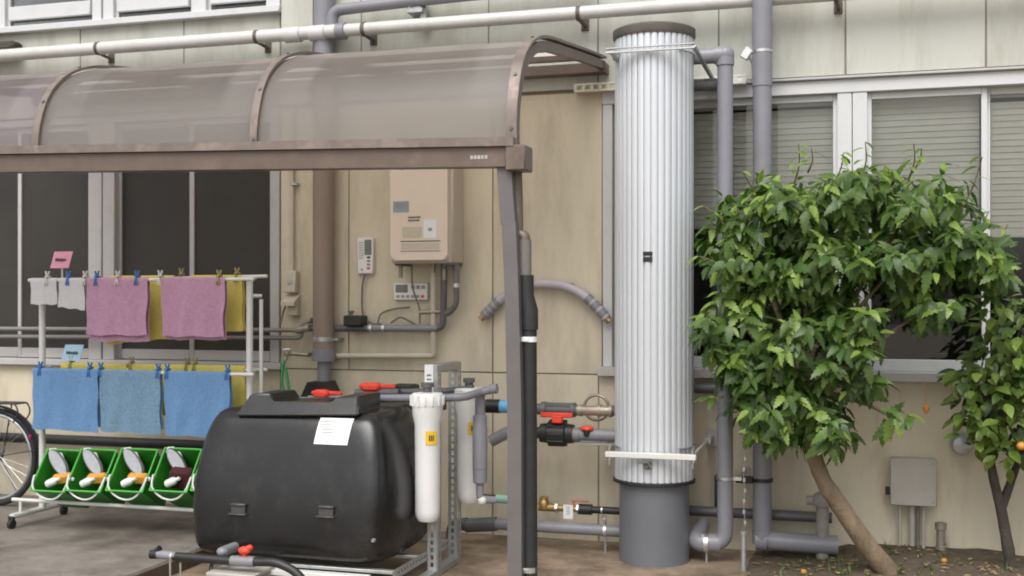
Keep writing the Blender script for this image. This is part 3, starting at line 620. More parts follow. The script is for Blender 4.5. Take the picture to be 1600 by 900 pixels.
for px, ln in ((626, 22), (677, 14), (694, 26), (712, 18)):
    q = W(px, 412, -.12); mb = MB(); mb.lathe([(.018, 0), (.018, .02), (.013, .024), (.013, ln*.004)], (q.x, -.12, zb2-.0), (0, 0, -1), 12); part(mb, 'pipe_stub', steel_old, t)
# remote panels
def remote(px0, px1, py0, py1, name, label, vertical):
    Y = -.035; a_ = W(px0, py1, Y); b_ = W(px1, py0, Y); t = thing(name, (a_.x, 0, a_.z), label, 'control panel')
    mb = MB(); mb.bx(a_.x, b_.x, Y, -.0, a_.z, b_.z, .006); bd = part(mb, 'housing', white_pl, t)
    w, h = b_.x-a_.x, b_.z-a_.z; mb = MB()
    if vertical: mb.bx(a_.x+w*.46, a_.x+w*.9, Y-.002, Y+.001, b_.z-h*.48, b_.z-h*.06, .001)
    else: mb.bx(a_.x+w*.06, a_.x+w*.42, Y-.002, Y+.001, a_.z+h*.44, b_.z-h*.1, .001)
    part(mb, 'screen', lcd, t)
    if vertical:
        marks(t, a_.x+w*.12, a_.x+w*.4, a_.z+h*.4, b_.z-h*.1, Y, 7, ink_l); 
        for k, m_ in enumerate((ink, ink_l, ink_l, red_pl)):
            mb = MB(); zz = b_.z-h*(.54+.1*k); mb.bx(a_.x+w*.62, a_.x+w*.82, Y-.004, Y, zz-.008, zz+.006, .002); part(mb, 'button', m_, t)
        mb = MB(); mb.lathe([(.008, 0), (.007, .004)], (a_.x+w*.3, Y, a_.z+h*.12), (0, -1, 0), 12); part(mb, 'button', ink_l, t)
    else:
        for k in range(3):
            mb = MB(); x = a_.x+w*(.52+.15*k); mb.bx(x, x+w*.11, Y-.004, Y, b_.z-h*.34, b_.z-h*.14, .002); part(mb, 'button', ink_l, t)
        for k in range(6):
            mb = MB(); x = a_.x+w*(.08+.145*k); mb.bx(x, x+w*.1, Y-.004, Y, a_.z+h*.14, a_.z+h*.30, .002); part(mb, 'button', ink_l if k < 5 else red_pl, t)
remote(558, 583, 371, 428, 'remote_panel', 'slim upright white remote control panel on the cream wall', True)
remote(615, 668, 442, 469, 'remote_panel', 'wide white display panel directly below the water heater', False)
# little black valve box
t = thing('valve_box', W(550, 510, -.12), 'small black box with a knob on the grey pipe', 'valve')
a_ = W(536, 509, -.14); b_ = W(564, 493, -.14); mb = MB(); mb.bx(a_.x, b_.x, -.14, -.03, a_.z, b_.z, .006); part(mb, 'housing', black_r, t)
mb = MB(); q = W(549, 492, -.09); mb.lathe([(.012, 0), (.012, .015), (.02, .016), (.02, .028)], q, seg=14); part(mb, 'knob', cable, t)
# electrical boxes + trunking
t = thing('wall_outlet', W(455, 492, -.0), 'cream weatherproof outlet boxes at the foot of a wall conduit', 'outlet')
a_ = W(443, 457, -.06); b_ = W(462, 423, -.06); mb = MB(); mb.bx(a_.x, b_.x, -.06, -.0, a_.z, b_.z, .006); bb = part(mb, 'switch_box', ivory, t)
mb = MB(); q = W(452, 440, -.06); mb.lathe([(.020, 0), (.020, .004), (.012, .005), (.012, .010)], q, (0, -1, 0), 16); part(mb, 'dial', alu_g, bb)
a_ = W(440, 478, -.085); b_ = W(461, 459, -.085)
mb = MB(); mb.prism([(a_.x, -.0, a_.z+.0), (a_.x, -.10, a_.z), (a_.x, -.10, a_.z+.025), (a_.x, -.0, b_.z)], (b_.x-a_.x, 0, 0)); part(mb, 'outlet_hood', ivory, t)
a_ = W(450, 493, -.05); mb = MB(); mb.bx(a_.x, b_.x, -.06, -.0, a_.z, W(450, 478, -.05).z, .005); part(mb, 'outlet_base', ivory, t)
q = W(454, 423, -.03); mb = MB(); mb.tube([(q.x+.01, -.025, q.z), (q.x+.01, -.025, 2.79)], .014, 12); part(mb, 'conduit', ivory, t)
q = W(461, 288, -.03); mb = MB(); mb.bx(q.x-.03, q.x+.02, -.045, -.0, q.z-.008, q.z+.008, .003); part(mb, 'conduit_clip', galv, t)
mb = MB(); mb.tube(spl([W(446, 478, -.06), W(442, 490, -.05), W(439, 505, -.07)]), .006, 8); part(mb, 'lead', cable, t)
# faucet and green hose
t = thing('wall_tap', W(450, 550, -.1), 'old metal wall tap with a white handle beside the downpipe', 'tap')
zt_ = W(470, 552, -.1).z; xt0 = W(486, 556, -.03).x; xt1 = W(449, 552, -.12).x
mb = MB(); mb.tube([(xt0, -.02, zt_-.01), (xt0, -.09, zt_-.01), (xt1, -.12, zt_)], .013, 12); mb.lathe([(.024, 0), (.026, .02), (.018, .03)], (xt1, -.12, zt_-.02), seg=14); mb.tube([(xt1, -.12, zt_), (xt1-.01, -.14, zt_-.05)], .014, 12); part(mb, 'body', steel_old, t)
mb = MB(); mb.bx(xt1-.025, xt1+.025, -.145, -.095, zt_+.018, zt_+.032, .004); mb.tube([(xt1, -.12, zt_), (xt1, -.12, zt_+.02)], .007, 8); part(mb, 'handle', white_pl, t)
mb = MB(); mb.tube(spl([V((xt1-.01, -.14, zt_-.045)), V((xt1-.02, -.15, zt_-.11)), W(441, 600, -.17), W(450, 640, -.2), W(455, 700, -.2), V((xt1+.02, -.2, .12)), V((xt1-.1, -.22, .095))]), .010, 10)
mb.tube(spl([W(446, 575, -.17), W(452, 610, -.19), W(458, 660, -.22), V((xt1+.06, -.23, .10))]), .010, 10)
solo(mb, 'garden_hose', green_hose, 'bright green garden hose hanging from the wall tap', 'hose')
# grey arched hose with fittings on the wall
t = thing('arched_hose', W(850, 500, -.05), 'lilac grey hose fixed to the wall in an arch', 'hose')
AP = spl([W(756, 494, -.05), W(772, 478, -.05), W(795, 458, -.05), W(825, 446, -.05), W(860, 444, -.05), W(893, 451, -.05), W(920, 468, -.05), W(948, 497, -.05)], 8)
mb = MB(); mb.tube(AP, .029, 16); part(mb, 'hose_run', M('lilac_hose', (.42, .385, .42), .5, .06, 9), t)
for rng in (range(0, 10), range(len(AP)-10, len(AP))):
    mb = MB(); rr = list(rng)
    for k in rr[::3]: mb.tube([AP[k], AP[min(k+2, len(AP)-1)]], .033, 16)
    part(mb, 'hose_end', pvc, t)
mb = MB(); mb.tube([AP[0], AP[0]+(AP[0]-AP[1]).normalized()*.03], .019, 14); mb.tube([AP[-1], AP[-1]+(AP[-1]-AP[-2]).normalized()*.03], .021, 14); part(mb, 'end_fitting', brass, t)
q = W(891, 450, -.05); mb = MB(); mb.box((q.x, -.03, q.z), (.02, .06, .06), .003, Euler((0, .35, 0))); part(mb, 'hose_clip', pvc_d, t)

# ================================================================== VALVES BETWEEN POST AND COLUMN
YV = -.36
def Wv(px, py, Y=YV): return W(px, py, Y)
t = thing('valve_assembly', Wv(870, 660), 'upper pipe of valves with a red lever, steel elbow and blue union', 'valve')
z1 = Wv(870, 640).z; X = lambda px: Wv(px, 640).x
mb = MB(); mb.tube([(X(840), YV, z1), (X(902), YV, z1)], .034, 18); mb.tube([(X(846), YV, z1), (X(854), YV, z1)], .046, 18); mb.bx(X(852), X(898), YV-.03, YV+.03, z1+.015, z1+.04, .004); mb.tube([(X(893), YV, z1), (X(899), YV, z1)], .044, 18); part(mb, 'valve_body', pvc_d, t)
mb = MB(); mb.bx(X(848), X(898), YV-.062, YV-.045, z1-.042, z1-.012, .006); mb.bx(X(866), X(882), YV-.066, YV-.03, z1-.075, z1-.03, .006); part(mb, 'lever', red_pl, t)
mb = MB(); mb.tube([(X(760), YV, z1+.01), (X(782), YV, z1+.01)], .042, 18); mb.tube([(X(752), YV, z1+.01), (X(762), YV, z1+.01)], .034, 18); mb.tube([(X(795), YV, z1), (X(842), YV, z1)], .030, 18); part(mb, 'union_nut', black_r, t)
mb = MB(); mb.tube([(X(780), YV, z1+.01), (X(800), YV, z1+.01)], .040, 18); part(mb, 'blue_union', blue_pl, t)
mb = MB(); mb.tube(fil([(X(899), YV, z1), (X(958), YV, z1-.0), (X(958), YV+.12, z1+.0)], .05), .030, 18); 
for px in (905, 934, 952): mb.tube([(X(px), YV, z1), (X(px+5), YV, z1)], .036, 18)
part(mb, 'steel_elbow', steel_old, t)
mb = MB(); q = Wv(932, 637, YV+.1); mb.tube([q+V((.075*math.cos(k*math.pi/14), 0, .075*math.sin(k*math.pi/14))) for k in range(0, 29)], .009, 8, False); mb.tube([q+V((-.075, 0, 0)), q+V((.075, 0, 0))], .007, 8); mb.tube([q, q+V((0, .12, 0))], .012, 8); part(mb, 'hand_wheel', steel_old, t)
t = thing('valve_assembly', Wv(880, 690), 'lower pipe with a large black union ball valve and small red tap', 'valve')
z2 = Wv(870, 677).z
mb = MB(); mb.tube([(X(838), YV, z2), (X(848), YV, z2)], .034, 18); mb.tube([(X(845), YV, z2), (X(856), YV, z2), (X(858), YV, z2), (X(884), YV, z2), (X(886), YV, z2), (X(896), YV, z2)], [.056, .060, .072, .072, .060, .056], 20)
for k in range(10):
    an = k*2*math.pi/10; mb.box(((X(858)+X(884))/2, YV-.072*math.cos(an), z2+.072*math.sin(an)), (X(884)-X(858), .012, .012), .003, Euler((an, 0, 0)))
part(mb, 'valve_body', black_r, t)
mb = MB(); mb.tube([(X(894), YV, z2-.002), (X(970), YV, z2-.002)], .036, 18); mb.tube([(X(896), YV, z2-.002), (X(906), YV, z2-.002)], .042, 18); part(mb, 'pipe_run', pvc, t)
mb = MB(); q = Wv(917, 671, YV-.03); mb.lathe([(.034, 0), (.040, .008), (.036, .02), (.012, .026)], (q.x, YV-.02, q.z-.005), seg=16); part(mb, 'tap_handle', red_pl, t)
mb = MB(); mb.lathe([(.012, 0), (.02, .02), (.012, .05)], (q.x-.0, YV-.04, q.z-.04), seg=12); part(mb, 'tap_body', black_r, t)
mb = MB(); mb.tube(fil([(X(838), YV, z2), (X(800), YV, z2+.01), (X(768), YV-.02, z2-.06)], .05), .036, 16); part(mb, 'inlet_branch', pvc, t)
mb = MB(); mb.bx(X(896), X(968), YV-.01, YV+.03, z2-.062, z2-.048, .002); mb.bx(X(930), X(945), YV, -.0, z2-.06, z2-.05, .002); part(mb, 'support_bracket', galv, t)
# low lines
YL = -.22
t = thing('supply_pipe', W(900, 797, YL), 'low black supply line with brass fittings and a hanging white tag', 'pipe')
z1 = W(900, 795, YL).z; X = lambda px: W(px, 795, YL).x
mb = MB(); mb.tube([(X(905), YL, z1), (X(970), YL, z1)], .022, 14); mb.tube([(X(905), YL, z1), (X(925), YL, z1)], .032, 14); part(mb, 'pipe_run', black_r, t); mb = MB(); mb.tube([(X(752), YL, z1+.04), (X(790), YL, z1+.035), (X(838), YL, z1+.03)], .022, 12); part(mb, 'pipe_run', black_r, t)
mb = MB(); mb.tube([(X(868), YL, z1), (X(906), YL, z1)], .020, 14); mb.lathe([(.03, 0), (.036, .025), (.03, .05), (.026, .055), (.026, .075), (.010, .08)], (X(850), YL, z1-.01), seg=18); mb.tube([(X(842), YL, z1), (X(870), YL, z1)], .024, 14); part(mb, 'brass_valve', brass, t)
for px in (868, 902): mb = MB(); mb.tube([(X(px), YL, z1), (X(px+4), YL, z1)], .031, 6); part(mb, 'nut', chrome, t)
mb = MB(); q = W(888, 799, YL-.03); mb.bx(q.x-.03, q.x+.03, YL-.035, YL-.032, q.z-.045, q.z+.04, .0005); tg_ = part(mb, 'tag_card', paper, t)
marks(tg_, q.x-.012, q.x+.012, q.z-.02, q.z+.03, YL-.035, 4, ink_l)
mb = MB(); mb.bx(X(893), X(921), YL-.02, YL-.005, z1+.045, z1+.055, .003); mb.tube([(X(897), YL-.012, z1), (X(897), YL-.012, z1+.05)], .006, 8); part(mb, 'lever', M('faded_red', (.45, .16, .1), .5, .2, 20), t)
q = W(941, 805, YL); mb = MB(); mb.tube([(q.x, YL, z1-.05), (q.x, YL, z1+.02)], .006, 8); mb.tube([(q.x-.004, YL, z1), (q.x+.004, YL, z1)], .025, 14); mb.tube([(q.x+.02, YL, 0), (q.x+.02, YL, z1-.03)], .006, 8); mb.bx(q.x-.005, q.x+.03, YL-.006, YL+.006, z1-.055, z1-.045, .001); part(mb, 'pipe_hanger', chrome, t)
mb = MB(); mb.tube([(X(776), YL-.01, z1+.038), (X(800), YL-.01, z1+.036)], .026, 12); part(mb, 'green_hose_end', M('pale_green', (.35, .62, .5), .4, .08, 10), t)
YK = -.30
t = thing('drain_line', W(850, 826, YK), 'grey drain line running along the ground into the column base', 'pipe')
z1 = W(900, 826, YK).z; X = lambda px: W(px, 826, YK).x
mb = MB(); mb.tube([(X(718), YK, z1-.02), (X(770), YK, z1), (X(985), YK, z1)], .034, 18); part(mb, 'pipe_run', pvc, t)
mb = MB(); mb.tube([(X(728), YK, z1-.02), (X(776), YK, z1-.0)], .043, 18); mb.tube(fil([(X(730), YK, z1-.01), (X(708), YK, z1-.02), (X(706), YK, .0)], .06), .04, 16); part(mb, 'coupling', pvc_d, t)
q = W(946, 835, YK); mb = MB(); mb.tube([(q.x, YK, 0), (q.x, YK, z1)], .008, 8); mb.tube([(q.x-.008, YK, z1), (q.x+.008, YK, z1)], .037, 16); part(mb, 'pipe_stand', chrome, t)
# dark pipe to the right of the column
run('drain_line', [(CXX+.1, -.12, W(1180, 803, -.12).z), (W(1300, 803, -.12).x, -.12, W(1180, 803, -.12).z)], .030, pvc_d, 'dark pipe along the wall foot behind the grey pipes')
run('wall_bar', [W(1085, 607, -.06), W(1200, 607, -.06)], .03, pvc_d, 'dark pipe stub under the window sill by the column', rbend=.01)
mb = MB(); q = W(1119, 745, -.1); mb.bx(q.x-.015, q.x+.01, -.06, -.0, W(1119, 800, -.1).z, q.z, .003); solo(mb, 'cable_trunking', black_r, 'black vertical trunking behind the slender grey pipe', 'trunking')
# standpipe behind trunk
t = thing('standpipe', (W(1285, 858, -.22).x, -.22, .05), 'old grey standpipe with a cap behind the leaning trunk', 'standpipe')
q = W(1285, 850, -.22); s_ = S(1285, -.22); zt_ = W(1285, 790, -.22).z
mb = MB(); mb.lathe([(10*s_, 0), (10*s_, zt_-.02)], (q.x, -.22, .02), seg=18); part(mb, 'pipe_run', M('old_grey', (.27, .25, .23), .7, .2, 12, dirt=(.2, .12, .08), damt=.6, dscale=9), t)
mb = MB(); mb.lathe([(16*s_, 0), (17*s_, .015), (14*s_, .06), (8*s_, .075)], (q.x, -.22, zt_), seg=18); mb.tube([(q.x-.02, -.22, zt_+.03), (q.x-.09, -.22, zt_+.025)], .026, 12); part(mb, 'cap', M('old_grey', (0, 0, 0)), t)
# utility box
t = thing('utility_box', W(1428, 790, -.0), 'square beige utility box on the wall with conduits below', 'utility box')
a_ = W(1391, 789, -.13); b_ = W(1464, 718, -.13)
mb = MB(); mb.bx(a_.x+.006, b_.x-.006, -.105, -.0, a_.z+.006, b_.z-.006, .003); part(mb, 'body', boxm, t)
mb = MB(); mb.bx(a_.x, b_.x, -.13, -.106, a_.z, b_.z, .005); dr = part(mb, 'door', boxm, t)
mb = MB(); q = W(1388, 769, -.12); mb.bx(a_.x-.025, a_.x-.001, -.10, -.06, q.z-.02, q.z+.025, .004); part(mb, 'latch', black_r, t)
q = W(1458, 725, -.13); mb = MB(); mb.lathe([(.006, 0), (.005, .003)], (b_.x-.02, -.13, b_.z-.025), (0, -1, 0), 10); mb.lathe([(.006, 0), (.005, .003)], (b_.x-.02, -.13, a_.z+.025), (0, -1, 0), 10); part(mb, 'hinge_pin', steel_old, dr)
for px in (1406, 1425, 1434, 1443): 
    q = W(px, 800, -.06); mb = MB(); mb.tube([(q.x, -.06, .02), (q.x, -.06, a_.z+.01)], .010 if px != 1425 else .016, 10); part(mb, 'conduit', boxm if px != 1434 else cable, t)
# small post stub and chrome vent
mb = MB(); q = W(1470, 856, -.10); mb.lathe([(.03, 0), (.03, .08), (.024, .085), (.024, .17), (.032, .175), (.032, .21), (.02, .215)], (q.x, -.10, .03), seg=16); solo(mb, 'pipe_stub', steel_old, 'short rusty capped pipe stub at the wall foot beside the utility box', 'pipe')
t = thing('wall_vent', W(1503, 697, -.0), 'round bright metal vent hood on the wall under the citrus leaves', 'vent')
q = W(1503, 695, -.1); mb = MB(); mb.lathe([(.058, 0), (.058, .12), (.050, .14), (.03, .145)], (q.x, -.0, q.z), (0, -1, 0), 22); part(mb, 'hood', galv, t)
mb = MB(); mb.lathe([(.066, 0), (.066, .01)], (q.x, -.0, q.z), (0, -1, 0), 22); part(mb, 'flange', galv, t); mb = MB(); mb.bx(q.x-.05, q.x+.05, -.148, -.144, q.z-.012, q.z+.004, .001); part(mb, 'slot', galv, t)
# dark band low on left wall, drawn as a black tube
run('wall_band', [(-5.8, -.07, .50), (-1.7, -.07, .50)], .035, black_r, 'black horizontal band low on the wall behind the towels')

# ================================================================== BLACK WATER TANK
TY0, TY1 = -1.68, -.84; TX0 = W(311, 730, -1.5).x; TX1 = W(622, 730, -1.5).x; TZ0 = .1365; TZ1 = W(450, 640, -1.5).z
tcx, tcy, tcz = (TX0+TX1)/2, (TY0+TY1)/2, (TZ0+TZ1)/2; hx_, hy_, hz_ = (TX1-TX0)/2, (TY1-TY0)/2, (TZ1-TZ0)/2
t = thing('water_tank', (tcx, tcy, TZ0), 'black moulded plastic water tank with rounded sides and white sheet', 'tank')
half = [(0, 1), (.4, 1), (.71, .997), (.82, .95), (.90, .76), (.955, .45), (.99, .1), (1.0, -.2), (.99, -.52), (.965, -.80), (.91, -.94), (.78, -.997), (.4, -1), (0, -1)]
sec = spl([V((x, 0, zz)) for x, zz in half], 4); sec = sec+[V((-p.x, 0, p.z)) for p in sec[-2:0:-1]]; NA = len(sec)
ks = [.06, .2, .36, .5, .62, .72, .80, .86, .90, .93, .955, .975, .99, .997]
pf = [(-(1-k**19)**.40, k, 0) for k in ks]; ys = pf+[(0, 1, 0)]+[(-y, k, 0) for y, k, _ in pf[::-1]]
lean = lambda zn: .36*max(0, (zn+1)/2)**2.2
mb = MB(); rings = []
for yv, k, _ in ys: rings.append([mb.bm.verts.new(V((tcx+hx_*p.x*k, tcy+hy_*yv*(1-lean(p.z*k)*abs(yv)), tcz+hz_*p.z*k))) for p in sec])
for a_, b_ in zip(rings, rings[1:]):
    for k in range(NA): mb.bm.faces.new((a_[k], a_[(k+1) % NA], b_[(k+1) % NA], b_[k]))
mb.bm.faces.new(rings[0]); mb.bm.faces.new(rings[-1])
bvh = BVHTree.FromBMesh(mb.bm); body = part(mb, 'body', black_pl, t, ang=70)
def tank_y(x, zz):
    h = bvh.ray_cast(V((x, -5, zz)), V((0, 1, 0)))[0]; return h.y if h else TY0
# raised top deck with notches
yT = TY0+.12
mb = MB(); dk = [(368, 650), (382, 617), (413, 617), (420, 630), (511, 632), (518, 622), (552, 621), (557, 650)]
zd0 = W(368, 650, yT).z; mb.prism([W(px, py, yT)+V((0, (W(px, py, yT).z-zd0)*.55, 0)) for px, py in dk], (0, .30, 0)); bmesh.ops.bevel(mb.bm, geom=list(mb.bm.edges), offset=.007, segments=2, affect='EDGES')
part(mb, 'top_deck', black_pl, body)
for px, py in ((371, 796), (508, 800)):
    q = W(px, py, TY0-.0); mb = MB(); w = .05; TYH = tank_y(q.x, q.z)+.012
    mb.bx(q.x-w, q.x+w, TYH-.042, TYH+.02, q.z-.028, q.z-.020, .003); mb.bx(q.x-w*.8, q.x+w*.9, TYH-.034, TYH+.02, q.z+.018, q.z+.03, .004); mb.bx(q.x-w*.75, q.x+w*.85, TYH-.026, TYH+.02, q.z-.02, q.z+.018, .001)
    part(mb, 'handle_recess', M('worn_black', (.06, .057, .055), .4, .2, 20), body)
# sheet
a_ = W(486, 695, TY0+.05); b_ = W(541, 657, TY0+.05); rows = []
for j in range(6):
    r_ = []
    for i in range(6):
        zz = a_.z+(b_.z-a_.z)*j/5; x = a_.x-.004+.012*j/5+(b_.x-a_.x-.008)*i/5; r_.append(V((x, tank_y(x, zz)-.004, zz)))
    rows.append(r_)
mb = MB(); mb.strip(rows, .0015); sh_ = part(mb, 'notice_sheet', paper, t)
for k in range(5):
    zz = b_.z-.018-.013*k; x0 = a_.x+.016+(.02 if k > 2 else 0); x1 = x0+(.09 if k == 0 else .06)
    mb = MB(); x = x0
    while x < x1: yy = tank_y(x, zz)-.0075; mb.bx(x, x+.006, yy, yy+.002, zz-.002, zz+.002, 0); x += .009
    part(mb, 'lettering', ink_l, sh_, False)
q = W(580, 846, TY0); mb = MB(); mb.lathe([(.012, 0), (.009, .016)], (q.x, tank_y(q.x, q.z)+.008, q.z), (0, -1, 0), 12); part(mb, 'bung', pvc, t)
# stand frame
t = thing('tank_stand', (tcx, tcy, 0), 'low galvanised slotted-angle stand under the black tank', 'stand')
def slotted(p, q, w, mat, nrm, pitch=.04, d=.003):   # strip with real slots between p and q
    p, q = V(p), V(q); ax = (q-p); L_ = ax.length; ax.normalize(); side = ax.cross(V(nrm)).normalized()*w/2; th = V(nrm).normalized()*d; mb = MB()
    def slab(a0, a1, s0, s1):
        A0 = p+ax*a0; A1 = p+ax*a1; mb.prism([A0+side*s0, A1+side*s0, A1+side*s1, A0+side*s1], th)
    slab(0, L_, -1, -.32); slab(0, L_, .32, 1); n = int(L_/pitch)
    for k in range(n+1):
        a0 = min(k*pitch, L_-.012); slab(a0+.0005, a0+pitch*.38, -.32, .32) if a0+pitch*.38 < L_ else None
    return mb
for x in (TX0+.14, TX1+.03):
    part(slotted((x, TY0+.05, .115), (x, TY1+.12, .115), .05, galv, (1, 0, 0)), 'side_rail', galv, t)
    for y in (TY0+.07, TY1+.1): part(slotted((x-.004, y, .0), (x-.004, y, .12), .045, galv, (1, 0, 0)), 'leg', galv, t)
for y in (TY0+.06, tcy, TY1-.02):
    mb = MB(); mb.bx(TX0+.14, TX1+.028, y-.02, y+.02, .118, .136, .003); part(mb, 'cross_rail', galv, t)
# filter frame
UBX, UBY = -.10, -.84; UAY = -1.17
t = thing('filter_rack', (UBX, -1.0, 0), 'galvanised slotted-angle upright frame holding the white filters', 'rack')
hz = 1.14
for y, lab in ((UAY, 'upright'), (UBY, 'upright')):
    part(slotted((UBX, y, 0), (UBX, y, hz), .052, galv, (0, -1, 0)), 'upright', galv, t)
    part(slotted((UBX+.028, y+.03, 0), (UBX+.028, y+.03, hz), .055, galv, (1, 0, 0)), 'upright_flange', galv, t)
mb = MB(); mb.bx(UBX-.025, UBX+.03, UAY+.005, UBY+.05, hz-.04, hz+.005, .004); part(mb, 'top_bar', galv, t)
mb = MB(); mb.bx(UBX-.025, UBX+.03, UAY-.5, UBY+.05, .002, .04, .004); part(mb, 'foot_bar', galv, t)
mb = MB(); q = W(666, 585, UAY-.01); mb.bx(UBX-.04, UBX+.01, UAY-.012, UAY-.004, hz-.14, hz+.006, .001); pl = part(mb, 'white_label', paper, t)
marks(pl, UBX-.025, UBX-.0, hz-.13, hz-.04, UAY-.012, 4, ink)
def filt(px, py0, py1, Y, label, stick):
    s_ = S(px, Y); q = W(px, py1, Y); ztop = W(px, py0, Y).z; H = ztop-q.z
    t = thing('water_filter', q, label, 'water filter', 'white cartridge filters on the frame')
    mb = MB(); prf = [(.02, 0), (.050, .006), (.064, .03), (.066, .06), (.067, H*.5), (.069, H*.76), (.080, H*.83), (.083, H*.9)]; mb.lathe(prf, q, seg=30); bd = part(mb, 'housing', white_pl, t)
    mb = MB(); mb.lathe([(.084, 0), (.086, .01), (.086, H*.085), (.078, H*.1), (.05, H*.105)], (q.x, q.y, q.z+H*.9), seg=30)
    for k in range(14): an = k*2*math.pi/14; mb.box((q.x+.086*math.cos(an), q.y+.086*math.sin(an), q.z+H*.945), (.012, .008, H*.075), .002, Euler((0, 0, an)))
    part(mb, 'head', white_pl, t)
    mb = MB(); mb.lathe([(.024, 0), (.024, .03), (.034, .032), (.034, .055)], (q.x, q.y, ztop), seg=16); part(mb, 'vent_knob', pvc_d, t)
    a0 = R(stick); zz = q.z+H*.66; n = 8; rows = []
    for zk in (zz-.035, zz+.035): rows.append([V((q.x+.0705*math.sin(a0+(k/n-.5)*.9), q.y-.0705*math.cos(a0+(k/n-.5)*.9), zk)) for k in range(n+1)])
    mb = MB(); mb.strip(rows, -.001); st = part(mb, 'sticker', yellow_st, bd)
    mb = MB()
    for k in range(3): an = a0-.16+.14*k; mb.box((q.x+.0725*math.sin(an), q.y-.0725*math.cos(an), zz), (.006, .002, .03), 0, Euler((0, 0, an)))
    part(mb, 'sticker_mark', ink, bd)
filt(668, 614, 815, UAY-.09, 'white cartridge filter hanging in front of the frame beside the black tank', 38)
filt(733, 606, 786, UBY+.02, 'white cartridge filter half hidden behind the grey inline canister', 40)
# plumbing on top of filters
t = thing('filter_pipe', W(700, 610, -.95), 'grey pipe run over the tank joining both filters with red valves', 'pipe')
zp = W(600, 622, -1.10).z
mb = MB(); mb.tube(fil([W(556, 623, -1.12), W(725, 621, -1.12), W(752, 612, -.98), W(776, 608, -.98)], .06), .022, 14); mb.tube([W(766, 608, -.98), W(777, 607, -.98)], .027, 14); part(mb, 'pipe_run', pvc, t)
mb = MB(); mb.tube([W(570, 614, -.85), W(700, 611, -.85), W(740, 607, -.85)], .020, 14); part(mb, 'rear_run', pvc_d, t)
for (a_, b_, py, Y, nm) in ((488, 534, 616, -1.0, 'red'), (562, 618, 605, -.9, 'red')):
    p, q = W(a_, py, Y), W(b_, py, Y)
    mb = MB(); mb.tube([W(a_-6, py+9, Y), W(b_+6, py+9, Y)], .026, 14); mb.tube([((p.x+q.x)/2, Y, p.z-.03), ((p.x+q.x)/2, Y, p.z)], .018, 12); part(mb, 'valve_body', pvc if a_ < 500 else pvc_d, t)
    mb = MB(); cx_ = (p.x+q.x)/2; L_ = (q.x-p.x)/2
    mb.box((cx_, Y, p.z+.008), (L_*1.9, .035, .026), .008, Euler((0, .03, .3))); mb.box((cx_-L_*.3, Y-.01, p.z+.004), (L_*1.0, .06, .05), .014); part(mb, 'lever', red_pl, t)
mb = MB(); p = W(615, 603, -.8); q = W(648, 608, -.8); mb.bx(p.x, q.x, -.85, -.72, q.z-.01, p.z+.01, .008); part(mb, 'black_fitting', black_r, t)
mb = MB(); p = W(690, 632, -1.12); mb.bx(p.x-.03, p.x+.02, -1.14, -1.09, p.z-.03, p.z+.02, .004); part(mb, 'bracket', black_r, t)
# inline canister
YI = -.95
t = thing('inline_canister', W(750, 785, YI), 'grey upright canister on a pipe beside the canopy post', 'canister')
q = W(750, 755, YI); s_ = S(750, YI); zt_ = W(750, 648, YI).z; zb_ = q.z
mb = MB(); mb.lathe([(9*s_, 0), (11*s_, .006), (11.2*s_, .08), (11.8*s_, .082), (11.8*s_, zt_-zb_-.07), (11.2*s_, zt_-zb_-.065), (11*s_, zt_-zb_-.006), (9*s_, zt_-zb_)], (q.x, YI, zb_), seg=24); part(mb, 'body', pvc, t)
mb = MB(); mb.tube([(q.x, YI, zt_), (q.x, YI, W(750, 610, YI).z)], 8*s_, 16); part(mb, 'pipe_stub', pvc, t); mb = MB(); mb.tube(fil([(q.x, YI, zb_), (q.x, YI, W(750, 780, YI).z), (q.x+.07, YI+.05, W(750, 783, YI).z)], .03), 6*s_, 14); part(mb, 'pipe_stub', pvc, t)
mb = MB(); mb.sphere((q.x+.012, YI, W(750, 782, YI).z), 7.5*s_, sub=2); part(mb, 'elbow', white_pl2, t)
# overflow pipe at tank front, low
YO = TY0-.16
t = thing('drain_hose', W(340, 875, YO), 'black drain pipe with a red valve low in front of the tank', 'pipe')
mb = MB(); mb.tube(fil([W(272, 869, YO), W(380, 878, YO), W(432, 878, YO), W(462, 893, YO), W(480, 915, YO)], .05), .022, 14); part(mb, 'pipe_run', black_r, t)
mb = MB(); mb.tube([W(246, 866, YO), W(275, 869, YO)], .022, 14); part(mb, 'fitting', pvc, t); mb = MB(); mb.tube([W(362, 876, YO), W(398, 878, YO)], .026, 14); part(mb, 'fitting', pvc, t)
mb = MB(); mb.tube([W(236, 868, YO), W(250, 856, YO)], .016, 12); mb.tube([W(236, 866, YO), W(247, 866, YO)], .024, 12); part(mb, 'end_lever', black_r, t)
mb = MB(); q = W(382, 860, YO); mb.sphere(q, .026, (1.35, .9, .8), 2); mb.tube([q, W(382, 876, YO)], .011, 8); mb.box(q+V((.01, 0, .004)), (.075, .03, .03), .01, Euler((0, -.5, 0))); part(mb, 'valve_knob', red_pl, t)
mb = MB(); q = W(348, 862, YO+.04); mb.sphere(q, .032, (1, 1, .8), 2); mb.tube([q, q+V((0, .12, 0))], .026, 12); part(mb, 'tank_outlet', pvc, t)
q = W(270, 872, YO); mb = MB(); mb.tube([(q.x-.015, YO, 0), (q.x-.015, YO, q.z)], .006, 8); mb.tube([(q.x+.045, YO, 0), (q.x+.045, YO, q.z-.02)], .006, 8); mb.tube([(q.x-.004, YO, q.z+.008), (q.x+.008, YO, q.z+.008)], .028, 14); part(mb, 'support_leg', chrome, t)
